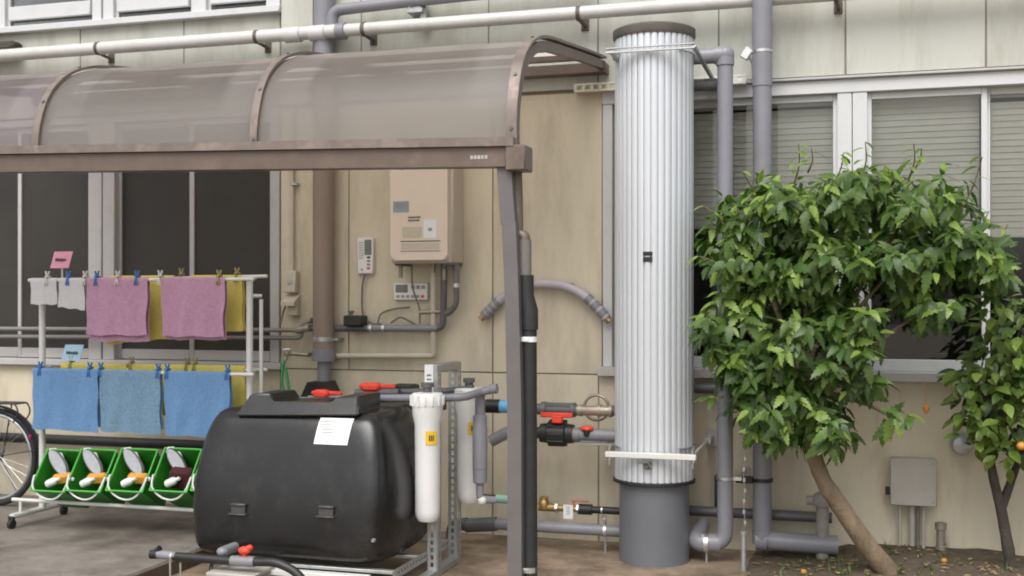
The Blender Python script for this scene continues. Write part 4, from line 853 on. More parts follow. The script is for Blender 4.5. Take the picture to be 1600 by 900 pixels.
mb = MB(); p = W(340, 887, YO+.05); q = W(408, 887, YO+.05); mb.bx(p.x, q.x, YO-.04, YO+.17, .0, p.z-.025, .008); mb.bx(p.x-.01, q.x+.01, YO-.05, YO+.18, p.z-.024, p.z, .006); solo(mb, 'plastic_crate', boxm, 'low grey block under the drain pipe in front of the tank', 'block')
mb = MB(); mb.bx(W(418, 890, TY0).x, W(575, 890, TY0).x, TY0-.02, TY0+.04, .085, .112, .003); solo(mb, 'spacer_board', white_pl2, 'pale strip lying at the front edge of the tank stand', 'board')
# brown retaining board along the slab edge
mb = MB(); mb.bx(EDGE+.002, EDGE+.022, -3.4, -.3, -.01, .076, .003); solo(mb, 'edging_board', board, 'brown edging board along the raised paving edge', 'board')

# ================================================================== TOWEL RACK
YR = -.78; YF = -.86; YBk = -.70
t = thing('towel_rack', (W(230, 800, YR).x, YR, .08), 'white tubular towel rack on casters under the canopy', 'rack')
zt1 = W(230, 437, YF).z; zt2 = W(230, 582, YF).z; xl = W(66, 600, YR).x; xr = W(390, 520, YR).x; zlo = .22
mb = MB(); mb.tube([(xl, YR, .15), (xl+.0, YR, zt1-.02)], .020, 14); part(mb, 'upright', white_pl2, t)
mb = MB(); mb.tube([(xr, YR, .15), (xr, YR, zt1+.01)], .020, 14); part(mb, 'upright', white_pl2, t)
mb = MB(); mb.tube([(xr+.045, YR+.06, .15), (xr+.045, YR+.06, zt1-.12)], .012, 12); mb.tube([(xr, YR, zt1-.1), (xr+.045, YR+.06, zt1-.1)], .012, 10); part(mb, 'brace', white_pl2, t)
for zz, x0, x1 in ((zt1, W(45, 440, YF).x, W(392, 437, YF).x), (zt2, W(52, 585, YF).x, W(392, 580, YF).x)):
    for y in (YF, YBk):
        mb = MB(); mb.tube([(x0 if y == YF else x0+.25, y, zz), (x1+.02, y, zz+(.02 if y == YBk else 0))], .011, 12); part(mb, 'towel_bar', white_pl2, t)
    for x in (xl, xr):
        mb = MB(); mb.tube([(x, YF, zz), (x, YBk, zz+.012)], .010, 10); part(mb, 'bar_bracket', white_pl2, t)
zrail = W(200, 791, YF-.12).z
mb = MB(); mb.tube([(xl-.06, YF-.12, zrail), (xr, YF-.12, zrail)], .012, 12); part(mb, 'shelf_rail', white_pl2, t)
mb = MB(); mb.tube([(xl-.06, YR+.1, zrail+.10), (xr, YR+.1, zrail+.10)], .012, 12); part(mb, 'shelf_rail', white_pl2, t)
for x in (xl, xr):
    mb = MB(); mb.tube([(x, -1.06, .155), (x, -.55, .155)], .019, 12); mb.tube([(x, YF-.12, .155), (x, YF-.12, zrail)], .010, 10); mb.tube([(x, YR+.1, .155), (x, YR+.1, zrail+.1)], .010, 10); part(mb, 'foot', white_pl2, t)
    for y in (-1.06, -.57):
        mb = MB(); mb.tube([(x-.012, y, .109), (x+.012, y, .109)], .029, 16); mb.bx(x-.018, x+.018, y-.014, y+.014, .118, .158, .004); part(mb, 'caster', black_r, t)
def towel(name, x0, x1, zb, yb, lf, lb, mat, label, group, skew=0., fold=.01, seed=0, sk2=0):
    rnd = random.Random(seed); ph = rnd.uniform(0, 6); mb = MB(); rows = []; nx = 22
    path = []
    for k in range(15): path.append((-1, lf*(1-k/14)))
    for k in range(1, 6): path.append((math.sin(-math.pi/2+k*math.pi/6), -math.cos(-math.pi/2+k*math.pi/6)))
    for k in range(13): path.append((1, lb*k/12))
    n = len(path)
    for j, (sd_, v) in enumerate(path):
        row = []
        for i in range(nx+1):
            u = i/nx; x = x0+(x1-x0)*u
            if abs(sd_) == 1 and not (15 <= j < 20):
                d = v; w_ = 1.5*fold*math.sin(u*9+ph)*min(1, d*4)+fold*math.sin(u*19+ph*2+d*7)*min(1, d*3)
                e = skew*(u if sd_ < 0 else 1-u)*min(1, d/max(lf, .01))
                row.append(V((x+sk2*d*(1-u)+.004*math.sin(d*30+u*4), yb+sd_*(.014+.012*d)+w_, zb-d-e+.004*math.sin(u*13+ph)*min(1, d*5))))
            else:
                row.append(V((x, yb+sd_*.0145, zb+.0145*(-v))))
        rows.append(row)
    mb.strip(rows, .004); return solo(mb, name, mat, label, 'towel', group, ang=80)
wx = lambda px, Y=YF: W(px, 500, Y).x
dz = lambda py0, py1, Y=YF: (py1-py0)*S(220, Y)
towel('hand_towel', wx(49), wx(91), zt1, YF, dz(440, 479), dz(440, 474), wht_t, 'small white towel hanging at the very end of the upper bar', None, .0, .004, 1, .06)
towel('hand_towel', wx(94), wx(134), zt1, YF, dz(440, 483), dz(440, 478), wht_t, 'small white towel hanging next to the pink towel with a blue peg', None, .02, .004, 2)
towel('hand_towel', wx(137), wx(233), zt1, YF, dz(437, 524), dz(437, 534), pink_t, 'pink towel held by two blue pegs on the upper bar', None, .0, .008, 3)
towel('hand_towel', wx(252), wx(354), zt1, YF, dz(437, 525), dz(437, 530), pink_t, 'pink towel with a folded edge held by pale pegs on the upper bar', None, .0, .012, 4, .05)
towel('hand_towel', wx(172, YBk), wx(272, YBk), zt1+.015, YBk, dz(434, 541), dz(434, 520), yel_t, 'yellow towel on the rear upper bar between the two pink towels', None, -.04, .008, 5)
towel('hand_towel', wx(300, YBk), wx(380, YBk), zt1+.015, YBk, dz(434, 527), dz(434, 515), yel_t, 'yellow towel on the rear upper bar beside the rack upright', None, -.04, .012, 6)
for k, (a_, b_, l_, lab) in enumerate([(53, 155, 677, 'deep blue towel at the outer end of the lower bar'), (157, 253, 677, 'paler blue towel in the middle of the lower bar'), (258, 361, 679, 'blue towel on the lower bar next to the black tank')]):
    towel('bath_towel', wx(a_), wx(b_), zt2, YF, dz(583, l_-1), dz(583, l_-6), blue_t2 if k == 1 else blue_t, lab, None, .015, .009, 10+k, .02)
for k, (a_, b_, lab) in enumerate([(97, 200, 'yellow towel on the rear lower bar behind the outer blue towel'), (204, 290, 'yellow towel on the rear lower bar behind the middle blue towel'), (294, 384, 'yellow towel on the rear lower bar showing past the inner blue towel')]):
    towel('bath_towel', wx(a_, YBk), wx(b_, YBk), zt2+.028, YBk, dz(577, 650+k*8), dz(577, 640), yel_t, lab, None, -.02, .01, 20+k)
# pegs
def peg(px, py, Y, zbar, mat, label, grp):
    x = W(px, py, Y).x; mb = MB()
    for s_ in (-1, 1):
        mb.box((x+s_*.007, Y-.004, zbar+.035), (.008, .014, .045), .002, Euler((0, s_*.32, 0))); mb.box((x+s_*.006, Y-.020, zbar-.012), (.009, .008, .045), .002, Euler((0, -s_*.18, 0))); mb.box((x+s_*.006, Y+.020, zbar-.012), (.009, .008, .04), .002, Euler((0, -s_*.18, 0)))
    mb.box((x, Y, zbar+.0215), (.020, .048, .012), .003); mb.tube([(x-.012, Y, zbar+.018), (x+.012, Y, zbar+.018)], .006, 8)
    solo(mb, 'clothes_peg', mat, label, 'clothes peg', grp)
for px, m_, lab in [(75, peg_w, 'white clothes peg on the outer small white towel'), (108, peg_b, 'blue clothes peg on the small white towel'), (134, peg_w, 'pale clothes peg between white towel and pink towel'),
                   (152, peg_b, 'blue clothes peg on the pink towel beside the white one'), (185, peg_w, 'pale clothes peg in the middle of the two-peg pink towel'), (215, peg_b, 'blue clothes peg on the inner corner of the pink towel'),
                   (251, peg_w, 'pale clothes peg on the folded pink towel corner'), (343, peg_o, 'olive clothes peg on the folded pink towel by the upright')]:
    peg(px, 437, YF, zt1, m_, lab, 'clothes pegs on the rack')
for px, m_, lab in [(284, peg_o, 'olive clothes peg on the rear upper bar amid yellow cloth'), (371, peg_o, 'olive clothes peg on the yellow towel by the upright')]: peg(px, 434, YBk, zt1+.017, m_, lab, 'clothes pegs on the rack')
for px, lab in [(64, 'blue clothes peg on the outer corner of the deep blue towel'), (141, 'blue clothes peg on the inner corner of the deep blue towel'), (158, 'blue clothes peg on the paler blue towel, outer corner'), (248, 'blue clothes peg on the paler blue towel, inner corner'),
                (262, 'blue clothes peg on the blue towel by the tank, outer corner'), (356, 'blue clothes peg on the blue towel nearest the tank corner')]: peg(px, 580, YF, zt2, peg_b, lab, 'clothes pegs on the rack')
for px, lab in [(112, 'olive clothes peg on the outer yellow lower towel'), (206, 'olive clothes peg on the middle yellow lower towel'), (293, 'olive clothes peg between the lower yellow towels'), (305, 'olive clothes peg at the edge of the inner yellow lower towel')]: peg(px, 577, YBk, zt2+.03, peg_o, lab, 'clothes pegs on the rack')
# signs
for (cxp, cyp, w_, h_, Y, m_, lab, zb_) in [(97, 406, 34, 26, YBk, pink_p, 'small pink name card standing above the upper bar', zt1), (114, 551, 34, 25, YBk, blue_p, 'small pale blue name card standing above the lower bar', zt2)]:
    q = W(cxp, cyp, Y); s_ = S(cxp, Y); t = thing('name_card', (q.x, Y, zb_), lab, 'sign', None)
    mb = MB(); sk = .012; hw_, hh = w_*s_/2, h_*s_/2
    mb.prism([(q.x-hw_-sk, Y-.012, q.z-hh), (q.x+hw_-sk, Y-.012, q.z-hh), (q.x+hw_+sk, Y, q.z+hh), (q.x-hw_+sk, Y, q.z+hh)], (0, .003, 0)); part(mb, 'card', m_, t, False)
    marks(t, q.x-hw_*.6, q.x+hw_*.75, q.z-hh*.3, q.z+hh*.3, Y-.0115, 1, ink, .9)
    mb = MB(); mb.tube([(q.x, Y+.002, zb_), (q.x, Y+.002, q.z-hh+.006)], .006, 8); mb.bx(q.x-.012, q.x+.012, Y-.014, Y+.014, zb_-.016, zb_+.018, .003); part(mb, 'clip', peg_w, t)
# green buckets on the lower shelf
def bucket(px, k, side):
    yb, q = YF-.03, W(px, 760, YF-.12); x = q.x; z0 = zrail+.015
    ang = R(55); rot = Matrix.Rotation(ang, 3, 'X')
    o_ = V((x, -.84, W(px, 768, -1.1).z-.147))
    P = lambda a_, b_, c_: o_+rot @ V((a_, b_+.0, c_))
    t = thing('green_bucket', (x, YF-.05, z0-.08), 'green plastic bucket with white handle on the rack shelf, '+side, 'bucket', 'green buckets on the rack shelf')
    hb, ht, D0, D1, H = .096, .122, .18, .245, .30
    mb = MB()
    def shell(e):
        b_ = [P(-hb+e, e, e), P(hb-e, e, e), P(hb-e, D0-e, e), P(-hb+e, D0-e, e)]; tp = [P(-ht+e, -.03+e, H), P(ht-e, -.03+e, H), P(ht-e, D1-e, H), P(-ht+e, D1-e, H)]; return b_, tp
    ob, ot = shell(0); ib, it = shell(.004); mk = lambda L_: [mb.bm.verts.new(p) for p in L_]
    ob, ot, ib, it = mk(ob), mk(ot), mk(ib), mk(it)
    mb.bm.faces.new(ob); mb.bm.faces.new(ib[::-1])
    for i in range(4):
        j = (i+1) % 4; mb.bm.faces.new((ob[i], ob[j], ot[j], ot[i])); mb.bm.faces.new((ib[j], ib[i], it[i], it[j])); mb.bm.faces.new((ot[i], ot[j], it[j], it[i]))
    part(mb, 'body', green_pl, t)
    mb = MB(); rim = [P(-ht-.003, -.033, H), P(ht+.003, -.033, H), P(ht+.003, D1+.003, H), P(-ht-.003, D1+.003, H)]
    for i in range(4): mb.tube([rim[i], rim[(i+1) % 4]], .005, 6)
    part(mb, 'rim', M('green_rim', (.07, .42, .05), .4, .1, 8), t)
    mb = MB(); hp = [P(-ht-.006, .06, H-.01)]
    for kk in range(0, 9):
        an = math.pi*kk/8; hp.append(P(-(ht+.006)*math.cos(an), .06-.125*math.sin(an)**.7, H+.012-.06*math.sin(an)**2))
    mb.tube(spl(hp, 3), .006, 8); part(mb, 'handle', white_pl2, t)
    mb = MB()
    mb.sphere(P(-(ht+.008), .06, H-.012), .015, sub=1); part(mb, 'handle_pivot', white_pl, t)
    mb = MB(); mb.sphere(P(ht+.008, .06, H-.012), .015, sub=1); part(mb, 'handle_pivot', white_pl, t)
    return P, H, D1
sides = ['outermost by the bicycle', 'second from the bicycle', 'third from the bicycle', 'holding a dark maroon cloth', 'half hidden by the black tank']
for k, px in enumerate((95, 149, 213, 281, 345)):
    P, H, D1 = bucket(px, k, sides[k])
    if k == 4: continue
    nm = ['outermost green bucket', 'second green bucket from the bicycle', 'third green bucket from the bicycle', 'green bucket with maroon cloth'][k]
    # hand brush
    c0 = P(-.035, .175, .265); rotm = Euler((R(-18), R(-34), R(28))); t = thing('scrub_brush', c0, 'oval pale grey scrub brush with white cord in the '+nm, 'brush', 'brushes in the buckets')
    def ell(a, b, y0, y1, n=20):
        mb = MB(); A = [c0+rotm.to_matrix() @ V((a*math.cos(i*2*math.pi/n), y0, b*math.sin(i*2*math.pi/n))) for i in range(n)]; mb.prism(A, rotm.to_matrix() @ V((0, y1-y0, 0))); return mb
    part(ell(.042, .10, 0, .034), 'brush_back', pvc_d if k != 3 else black_r, t); part(ell(.033, .09, -.018, -.001), 'bristles', grey_br, t)
    mb = MB(); mb.tube([c0+rotm.to_matrix() @ V(p) for p in ((.034, .01, .0), (.042, .01, .05), (.025, .01, .09), (0, .01, .105), (-.02, .01, .085))], .007, 8); part(mb, 'cord', white_pl, t)
    mb = MB(); mb.box(P(.01, .09, .225), (.12, .05, .06) if k < 3 else (.13, .08, .12), .01, Euler((R(20), R(-8+5*k), .2)))
    solo(mb, 'sponge' if k < 3 else 'cleaning_cloth', orange_s if k < 3 else maroon, ('orange sponge in the ' if k < 3 else 'dark maroon cloth in the ')+nm, 'sponge' if k < 3 else 'cloth', 'sponges in the buckets' if k < 3 else None)
    t = thing('detergent_bottle', P(.0, .0, .08), 'small white bottle lying in the '+nm, 'bottle', 'white bottles in the buckets')
    a_ = P(-.06, .03, .255); b_ = P(.035, .06, .285)
    mb = MB(); ax = (b_-a_); mb.lathe([(.014, 0), (.024, .008), (.025, .055), (.022, .07), (.012, .08)], a_, ax, 14); part(mb, 'body', white_pl, t)
    mb = MB(); mb.lathe([(.012, 0), (.012, .022), (.008, .026)], a_+ax.normalized()*.08, ax, 12); part(mb, 'cap', white_pl, t)

# ================================================================== BICYCLE (rear half shows)
YC = -.42; wc = W(-6, 716, YC); wc.z = .08+.335; RW = .335
t = thing('bicycle', (wc.x, YC, .08), 'black city bicycle with a rear carrier parked against the wall', 'bicycle')
def wheel(cx):
    c = V((cx, YC, wc.z)); mb = MB(); n = 48
    circ = lambda r_, y=0: [c+V((r_*math.cos(i*2*math.pi/n), y, r_*math.sin(i*2*math.pi/n))) for i in range(n+1)]
    mb.tube(circ(RW-.018), .019, 10, False); w = part(mb, 'tyre', tyre_m, t)
    mb = MB(); mb.tube(circ(RW-.046), .012, 8, False); part(mb, 'rim', steel_b, w)
    mb = MB()
    for k in range(28):
        a_ = k*2*math.pi/28; b_ = a_+(.5 if k % 2 else -.5); s_ = .02 if k % 4 < 2 else -.02
        mb.tube([c+V((.02*math.cos(b_), s_, .02*math.sin(b_))), c+V(((RW-.05)*math.cos(a_), 0, (RW-.05)*math.sin(a_)))], .0016, 4)
    part(mb, 'spokes', steel_b, w)
    mb = MB(); mb.lathe([(.012, -.05), (.024, -.045), (.018, -.02), (.018, .02), (.024, .045), (.012, .05)], c, (0, 1, 0), 14); part(mb, 'hub', bike_bl, w)
    return c
rc_ = wheel(wc.x); fc = wheel(wc.x-1.06)
mb = MB(); ar = [rc_+V(((RW+.022)*math.cos(a_), 0, (RW+.022)*math.sin(a_))) for a_ in [R(-22+k*8) for k in range(24)]]
rows = [[p+V((0, y, -abs(y)*.35)) for y in (-.027, -.016, 0, .016, .027)] for p in ar]; mb.strip(rows, .002); mb.tube([rc_+V((0, .04, 0)), ar[4]+V((0, .03, 0))], .003, 6); mb.tube([rc_+V((0, -.04, 0)), ar[4]+V((0, -.03, 0))], .003, 6); part(mb, 'mudguard', M('guard_black', (.022, .021, .03), .35, .15, 10), t)
mb = MB(); zc2 = W(30, 631, YC).z
for y in (-.06, .06):
    mb.tube(fil([(rc_.x-.38, YC+y*.4, zc2-.03), (rc_.x-.25, YC+y, zc2), (rc_.x+.21, YC+y, zc2+.006), (rc_.x+.235, YC+y, zc2-.06), (rc_.x+.19, YC+y, zc2-.12)], .04), .0055, 8)
    mb.tube([(rc_.x+.08, YC+y, zc2), (rc_.x+.01, YC+y*.9, rc_.z)], .005, 8)
for x in (-.2, -.08, .05, .16, .205): mb.tube([(rc_.x+x, YC-.06, zc2+.003), (rc_.x+x, YC+.06, zc2+.003)], .0055, 8)
for y in (-.03, 0, .03): mb.tube([(rc_.x-.22, YC+y, zc2+.004), (rc_.x+.205, YC+y, zc2+.006)], .004, 6)
part(mb, 'carrier', bike_bl, t)
q = W(50, 683, YC); mb = MB(); mb.lathe([(.022, 0), (.022, .012), (.016, .018)], (q.x-.01, YC, q.z), (1, 0, .2), 16); part(mb, 'rear_reflector', reflector, t)
mb = MB(); bbp = V((rc_.x-.46, YC, .30)); st = V((rc_.x-.62+.02, YC, .82)); hd = V((rc_.x-.98+.0, YC, .80)); st = V((rc_.x-.36, YC, .80))
for y in (-.045, .045): mb.tube([rc_+V((0, y, 0)), bbp+V((0, y*.6, 0))], .010, 8); mb.tube([rc_+V((0, y, 0)), st+V((0, y*.3, -.05))], .008, 8); mb.tube([fc+V((0, y, 0)), V((hd.x+.04, YC+y, hd.z-.2))], .010, 8)
mb.tube([bbp, st], .016, 10); mb.tube([bbp, hd+V((.02, 0, -.14))], .018, 10); mb.tube([st+V((-.02, 0, -.14)), hd+V((.03, 0, -.06))], .016, 10); mb.tube([hd+V((.04, 0, -.2)), hd+V((-.03, 0, .16))], .018, 10); mb.tube([st, st+V((.02, 0, .12))], .012, 8); part(mb, 'frame', bike_bl, t)
mb = MB(); mb.sphere(st+V((.04, 0, .14)), .1, (1.3, .8, .3), 2); part(mb, 'saddle', black_r, t)
mb = MB(); mb.tube(fil([hd+V((.12, -.27, .22)), hd+V((-.03, -.1, .18)), hd+V((-.03, .1, .18)), hd+V((.12, .27, .22))], .06), .011, 8); part(mb, 'handlebar', steel_b, t)
mb = MB(); mb.lathe([(.08, -.003), (.08, .003)], bbp+V((0, -.06, 0)), (0, 1, 0), 24); mb.tube([bbp+V((0, -.08, 0)), bbp+V((.12, -.08, -.11))], .009, 8); mb.tube([bbp+V((0, .08, 0)), bbp+V((-.12, .08, .11))], .009, 8); mb.bx(bbp.x+.08, bbp.x+.16, YC-.17, YC-.09, bbp.z-.125, bbp.z-.1, .004); mb.bx(bbp.x-.16, bbp.x-.08, YC+.09, YC+.17, bbp.z+.1, bbp.z+.125, .004); mb.lathe([(.035, -.003), (.035, .003)], rc_+V((0, -.05, 0)), (0, 1, 0), 18); part(mb, 'crank', steel_b, t)
mb = MB(); mb.tube([rc_+V((-.02, .05, 0)), V((rc_.x+.10, YC+.14, .082))], .007, 8); mb.tube([rc_+V((0, .02, 0)), rc_+V((0, .06, 0))], .012, 8); part(mb, 'kickstand', steel_b, t)

# ================================================================== TREES
def leaf_mesh(name, L_, wd, mat, serr=True, curl=.25, fold=.22):
    vs, fs = [], []; st_ = [0, .12, .26, .42, .58, .74, .88, 1.0] if serr else [0, .2, .4, .6, .8, 1.0]
    inner_w = [0, .55, .70, .62, .52, .36, .18, 0] if serr else [0, .72, 1, .9, .55, 0]; tip_w = [0, .84, 1.0, .88, .68, .44, .20, 0]
    mid, sides_ = [], {-1: [], 1: []}
    for i, u in enumerate(st_):
        zz = -curl*L_*u*u; mid.append(len(vs)); vs.append((.03*L_*math.sin(u*5), u*L_, zz))
        if 0 < i < len(st_)-1:
            for sd_ in (-1, 1):
                w = inner_w[i]*wd/2; e = [len(vs)]; vs.append((sd_*w, (u+.01)*L_, zz+fold*w))
                if serr: w = tip_w[i]*wd/2; e.append(len(vs)); vs.append((sd_*w, (u+.11)*L_, -curl*L_*(u+.11)**2+fold*w*.5))
                sides_[sd_].append(e)
    for sd_ in (-1, 1):
        E_ = sides_[sd_]; n = len(E_)
        def add(f): fs.append(tuple(f) if sd_ > 0 else tuple(f[::-1]))
        add([mid[0], E_[0][0], mid[1]])
        for i in range(n):
            m0, m1 = mid[i+1], mid[i+2]
            if serr:
                if i < n-1: add([m0, E_[i][0], E_[i][1], E_[i+1][0]]); add([m0, E_[i+1][0], m1])
                else: add([m0, E_[i][0], m1])
            else:
                if i < n-1: add([m0, E_[i][0], E_[i+1][0], m1])
                else: add([m0, E_[i][0], m1])
    me = bpy.data.meshes.new(name); me.from_pydata(vs, [], fs); me.materials.append(mat)
    for p in me.polygons: p.use_smooth = True
    return me
def basis(d, up):
    y = d.normalized(); x = y.cross(up).normalized(); zz = x.cross(y); return Matrix((x, y, zz)).transposed()
def plant(name, loc, label, cat_group, trunk_paths, bmat, leaves, variants, n_obj):
    t = thing(name, loc, label, 'tree')
    mb = MB()
    for pts, rs_ in trunk_paths[:1]:
        sp = spl(pts, 6); k = len(sp); rr = [rs_[0]+(rs_[1]-rs_[0])*i/(k-1) for i in range(k)]
        rr = [r_*(1+.05*rnd.uniform(-1, 1)) for i, r_ in enumerate(rr)]; mb.tube(sp, rr, 12)
    part(mb, 'trunk', bmat, t)
    for pts, rs_ in trunk_paths[1:]:
        mb = MB(); sp = spl(pts, 5); k = len(sp); mb.tube(sp, [rs_[0]+(rs_[1]-rs_[0])*i/(k-1) for i in range(k)], 7); part(mb, 'limb', bmat, t)
    # leaves: (pos, dir, up, size, variant); sorted by how large they show
    leaves.sort(key=lambda l: (l[0]-CAM).length-.8*l[3]*3)
    single, rest = leaves[:n_obj], leaves[n_obj:]
    off = wl(t); crown = None
    for vi, me in enumerate(variants):
        sel = [l for l in rest if l[4] == vi]
        if not sel: continue
        base = [v.co.copy() for v in me.vertices]; fcs = [tuple(p.vertices) for p in me.polygons]; vs = []; fs = []
        for pos, d, up, size, _ in sel:
            B_ = basis(d, up)*size; o0 = len(vs); vs += [pos-off+B_ @ c for c in base]; fs += [tuple(i+o0 for i in f) for f in fcs]
        m2 = bpy.data.meshes.new('crown'); m2.from_pydata(vs, [], fs); m2.materials.append(me.materials[0])
        for p in m2.polygons: p.use_smooth = True
        o = bpy.data.objects.new('crown' if crown is None else 'foliage', m2); col.objects.link(o); o.parent = t; o['kind'] = 'stuff'
        if crown is None: crown = o
    for pos, d, up, size, vi in single:
        o = bpy.data.objects.new('leaf', variants[vi]); col.objects.link(o); o.parent = crown
        o.matrix_local = Matrix.Translation(pos-off) @ (basis(d, up)*size).to_4x4()
    return t
rnd = random.Random(11)
# --- leafy bush
def TW(px, py, Y): return W(px, py, Y)
base = G(1392, 893, .05); base.z = soil_z(base.x, base.y)-.02
tp = [base, TW(1352, 848, -.62), TW(1312, 790, -.66), TW(1284, 745, -.68), TW(1268, 690, -.7), TW(1262, 600, -.7)]
paths = [(tp, (.058, .034))]
cl = [(1230, 335, 90, 70, 1), (1325, 305, 110, 58, .95), (1435, 310, 95, 60, .9), (1150, 395, 66, 75, 1), (1280, 410, 120, 80, 1), (1410, 405, 110, 70, 1), (1515, 375, 62, 60, .7), (1555, 410, 45, 55, .8), (1158, 505, 75, 80, 1.1), (1255, 540, 100, 85, 1.1), (1335, 510, 60, 60, .8), (1205, 625, 85, 75, 1.1), (1285, 655, 60, 58, 1), (1455, 475, 85, 40, .5), (1350, 585, 40, 50, .4), (1140, 330, 35, 35, .35), (1390, 650, 35, 22, .15), (1160, 590, 42, 60, .55)]
fork = TW(1262, 600, -.7)
for cx_, cy_, rx, ry, dn in cl:
    e = TW(cx_, cy_, -.72); m_ = (fork+e)/2+V((rnd.uniform(-.06, .06), rnd.uniform(-.08, .08), rnd.uniform(-.05, .08))); paths.append(([fork+V((rnd.uniform(-.02, .02), 0, rnd.uniform(-.05, .05))), m_, e], (.020, .006)))
lv = []
def add_leaf(px, py, Y, out, vi=None, size=None, droop=None):
    p = W(px, py, Y)
    lim = -.50 if px < 1225 else -.16
    if p.y > lim: p = W(px, py, lim-.02-rnd.random()*.1)
    dr = droop if droop is not None else rnd.uniform(.35, 1.7)
    d = V((out.x, out.y, 0))*rnd.uniform(.6, 1.0)+V((rnd.uniform(-.5, .5), rnd.uniform(-.5, .25), -dr))
    if d.length < .2: d = V((0, -.5, -.8))
    up = V((rnd.uniform(-.35, .35), -.35+rnd.uniform(-.45, .25), 1.0))
    if abs(d.normalized().dot(up.normalized())) > .97: up = V((0, -1, .2))
    s_ = size or rnd.uniform(.5, 1.15)
    lv.append((p, d, up, s_, vi))
for cx_, cy_, rx, ry, dn in cl:
    n = int(rx*ry*dn*.0088)+1
    for _ in range(n):
        while True:
            a, b, c = rnd.uniform(-1, 1), rnd.uniform(-1, 1), rnd.uniform(-1, 1)
            rr = a*a+b*b+c*c
            if .25 < rr <= 1 and c < .75: break
        px, py = cx_+a*rx*.95, cy_+b*ry*.95; Y = -.74+c*.42; lim = -.52 if px < 1225 else -.18
        tip = W(px, py, min(Y, lim-rnd.random()*.08))
        ax = V((a*.9, c*.9-.25, -b*.8+.25)).normalized(); ax = (ax+V((rnd.uniform(-.3, .3), rnd.uniform(-.3, .3), rnd.uniform(-.3, .3)))).normalized()
        u_ = ax.orthogonal().normalized(); w_ = ax.cross(u_); k_ = rnd.randint(5, 9); a0 = rnd.uniform(0, 6.28)
        lit = (b < -.2 and cy_ < 520) or c < -.35; pal = rnd.random()  # lit clusters get paler leaves, the rest darker: light painted by leaf colour
        for q in range(k_):
            an = a0+q*2.4; f = q/k_; rad = u_*math.cos(an)+w_*math.sin(an)
            d = rad*(.45+.6*f)+ax*(.75-.6*f)+V((0, 0, -rnd.uniform(.15, .95)))
            up = ax*.8+V((rnd.uniform(-.45, .45), rnd.uniform(-.5, .3), .7))
            if d.length < .2 or abs(d.normalized().dot(up.normalized())) > .96: d = d+V((.3, -.4, -.2))
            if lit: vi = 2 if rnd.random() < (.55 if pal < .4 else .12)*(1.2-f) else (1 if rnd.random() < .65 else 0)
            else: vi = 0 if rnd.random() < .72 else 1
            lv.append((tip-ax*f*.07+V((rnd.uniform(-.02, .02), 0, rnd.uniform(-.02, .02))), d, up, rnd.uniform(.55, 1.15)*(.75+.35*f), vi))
# sprigs above the crown
for bx_, by_, tx_, ty_ in [(1240, 290, 1248, 225), (1262, 270, 1268, 232), (1300, 290, 1318, 238), (1345, 280, 1352, 222), (1420, 280, 1428, 225), (1425, 270, 1440, 232), (1495, 340, 1535, 245), (1500, 400, 1545, 330), (1180, 320, 1160, 268), (1130, 350, 1100, 322), (1135, 420, 1092, 400), (1120, 470, 1090, 500), (1400, 640, 1432, 655), (1130, 620, 1108, 622), (1540, 400, 1575, 350)]:
    a = TW(bx_, by_, -.74); b = TW(tx_, ty_, -.80); paths.append(([a, (a+b)/2+V((.015, 0, .0)), b], (.006, .0025)))
    for k in range(5):
        u = .35+.65*k/4; an = rnd.uniform(0, 6.28)
        lv.append((a.lerp(b, u), V((math.cos(an), math.sin(an)*.7-.25, -rnd.uniform(-.15, .5))), V((0, -.3, 1)), rnd.uniform(.45, .85), 2 if rnd.random() < .7 else 1))
variants = [leaf_mesh('leaf', .125, .064, leaf_d, curl=.35), leaf_mesh('leaf', .125, .062, leaf_m, curl=.45), leaf_mesh('leaf', .118, .058, leaf_l, curl=.35)]
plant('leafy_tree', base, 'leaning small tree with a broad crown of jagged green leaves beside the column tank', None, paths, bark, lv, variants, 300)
# --- citrus
base = G(1582, 893, .06); base.z = soil_z(base.x, base.y)-.02; base.y = -.42; base.x = W(1582, 880, -.42).x
f0 = TW(1564, 795, -.45)
paths = [([base, TW(1574, 850, -.44), f0, TW(1550, 735, -.48), TW(1540, 650, -.5), TW(1545, 560, -.5)], (.034, .016)), ([f0, TW(1582, 745, -.42), TW(1600, 690, -.42), TW(1620, 580, -.45)], (.026, .012))]
lv = []
cl2 = [(1530, 610, 45, 60, 1), (1580, 560, 60, 60, 1), (1575, 640, 55, 70, 1), (1640, 600, 60, 90, 1), (1520, 670, 30, 40, .6), (1560, 500, 35, 40, .7), (1605, 490, 40, 40, .8), (1580, 700, 40, 35, .7), (1650, 700, 50, 40, .7), (1500, 590, 22, 30, .5)]
for cx_, cy_, rx, ry, dn in cl2:
    e = TW(cx_, cy_, -.5); paths.append(([TW(1550, 640, -.5), (TW(1550, 640, -.5)+e)/2+V((0, -.03, .03)), e], (.010, .004)))
    for _ in range(int(rx*ry*dn*.042)):
        while True:
            a, b, c = rnd.uniform(-1, 1), rnd.uniform(-1, 1), rnd.uniform(-1, 1)
            if a*a+b*b+c*c <= 1: break
        p = W(cx_+a*rx, cy_+b*ry, min(-.12, -.5+c*.3)); d = V((a+rnd.uniform(-.5, .5), c-.2+rnd.uniform(-.5, .5), rnd.uniform(-.9, .5)))
        if d.length < .1: d = V((.3, -.3, -.2))
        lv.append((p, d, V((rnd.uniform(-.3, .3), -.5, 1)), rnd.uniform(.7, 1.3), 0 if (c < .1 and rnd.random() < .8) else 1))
cv_ = [leaf_mesh('leaf', .085, .042, cit_m, False, .2, .3), leaf_mesh('leaf', .085, .042, cit_d, False, .2, .3)]
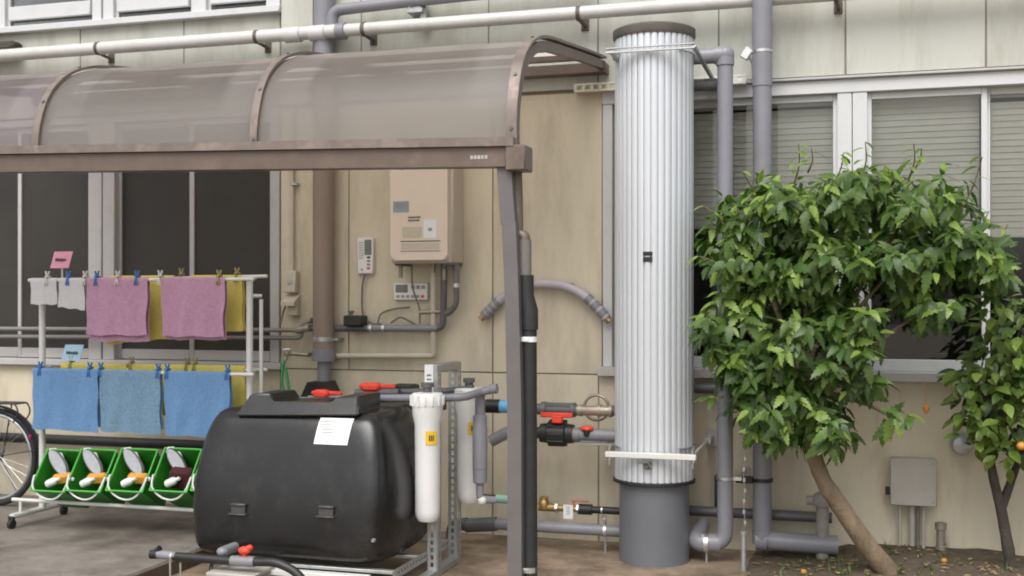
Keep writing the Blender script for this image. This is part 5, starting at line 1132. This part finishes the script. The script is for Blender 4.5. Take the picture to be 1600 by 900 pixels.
ct = plant('citrus_tree', base, 'small citrus tree with forked dark stems and yellow-green leaves by the wall', None, paths, bark_d, lv, cv_, 300)
for px, py, Y in ((1596, 697, -.78), (1612, 640, -.8)):
    q = W(px, py, Y); mb = MB(); mb.sphere(q, .024, (1, 1, .92), 2); part(mb, 'fruit', orange_f, ct)
# hanging orange blossom on a thread and fallen fruit
mb = MB(); q = W(1447, 632, -.5); mb.lathe([(.004, 0), (.014, .012), (.018, .035), (.008, .05)], q-V((0, 0, .05)), (0, 0, 1), 10); mb.tube([q, q+V((-.01, .02, .14))], .002, 5)
solo(mb, 'orange_blossom', orange_f, 'small orange blossom dangling in front of the wall', 'flower')
for px, py, lab in ((1475, 886, 'orange fruit lying on the soil near the citrus stem'), (1256, 893, 'fallen orange fruit on the soil near the grey pipes')):
    q = G(px, py, .06); mb = MB(); mb.sphere(V((q.x, q.y, soil_z(q.x, q.y)+.013)), .017, (1, 1, .9), 2); solo(mb, 'fallen_fruit', orange_f, lab, 'fruit')
# litter on the soil
vs, fs = [], []
for _ in range(900):
    x = rnd.uniform(1.5, 4.2); y = rnd.uniform(-1.7, -.06); s_ = rnd.uniform(.008, .026); a = rnd.uniform(0, 6.28); z0 = soil_z(x, y)+.008
    o0 = len(vs)
    for ex_, ey_ in ((1, 0), (.2, .45), (-1, 0), (.2, -.45)):
        vs.append((x+s_*(ex_*math.cos(a)-ey_*math.sin(a)), y+s_*(ex_*math.sin(a)+ey_*math.cos(a)), z0+rnd.uniform(-.003, .010)))
    fs += [(o0, o0+1, o0+2), (o0, o0+2, o0+3)]
me = bpy.data.meshes.new('leaf_litter'); me.from_pydata(vs, [], fs); me.materials.append(litter)
o = bpy.data.objects.new('leaf_litter', me); col.objects.link(o); tag(o, 'dry fallen leaves scattered over the soil bed', 'leaf litter', kind='stuff')
vs, fs = [], []
for _ in range(260):
    x = rnd.uniform(1.7, 4.2); y = rnd.uniform(-1.2, -.06); z0 = soil_z(x, y)
    if rnd.random() > (.25+.75*(math.sin(x*4)*.5+.5)): continue
    for k in range(5):
        a = rnd.uniform(0, 6.28); h = rnd.uniform(.02, .055); o0 = len(vs); w = .004
        vs += [(x-w*math.sin(a), y+w*math.cos(a), z0-.005), (x+w*math.sin(a), y-w*math.cos(a), z0-.005), (x+h*.7*math.cos(a), y+h*.7*math.sin(a), z0+h)]; fs.append((o0, o0+1, o0+2))
me = bpy.data.meshes.new('weeds'); me.from_pydata(vs, [], fs); me.materials.append(leaf_m)
o = bpy.data.objects.new('weeds', me); col.objects.link(o); tag(o, 'low green weeds sprouting along the wall foot', 'weeds', kind='stuff')
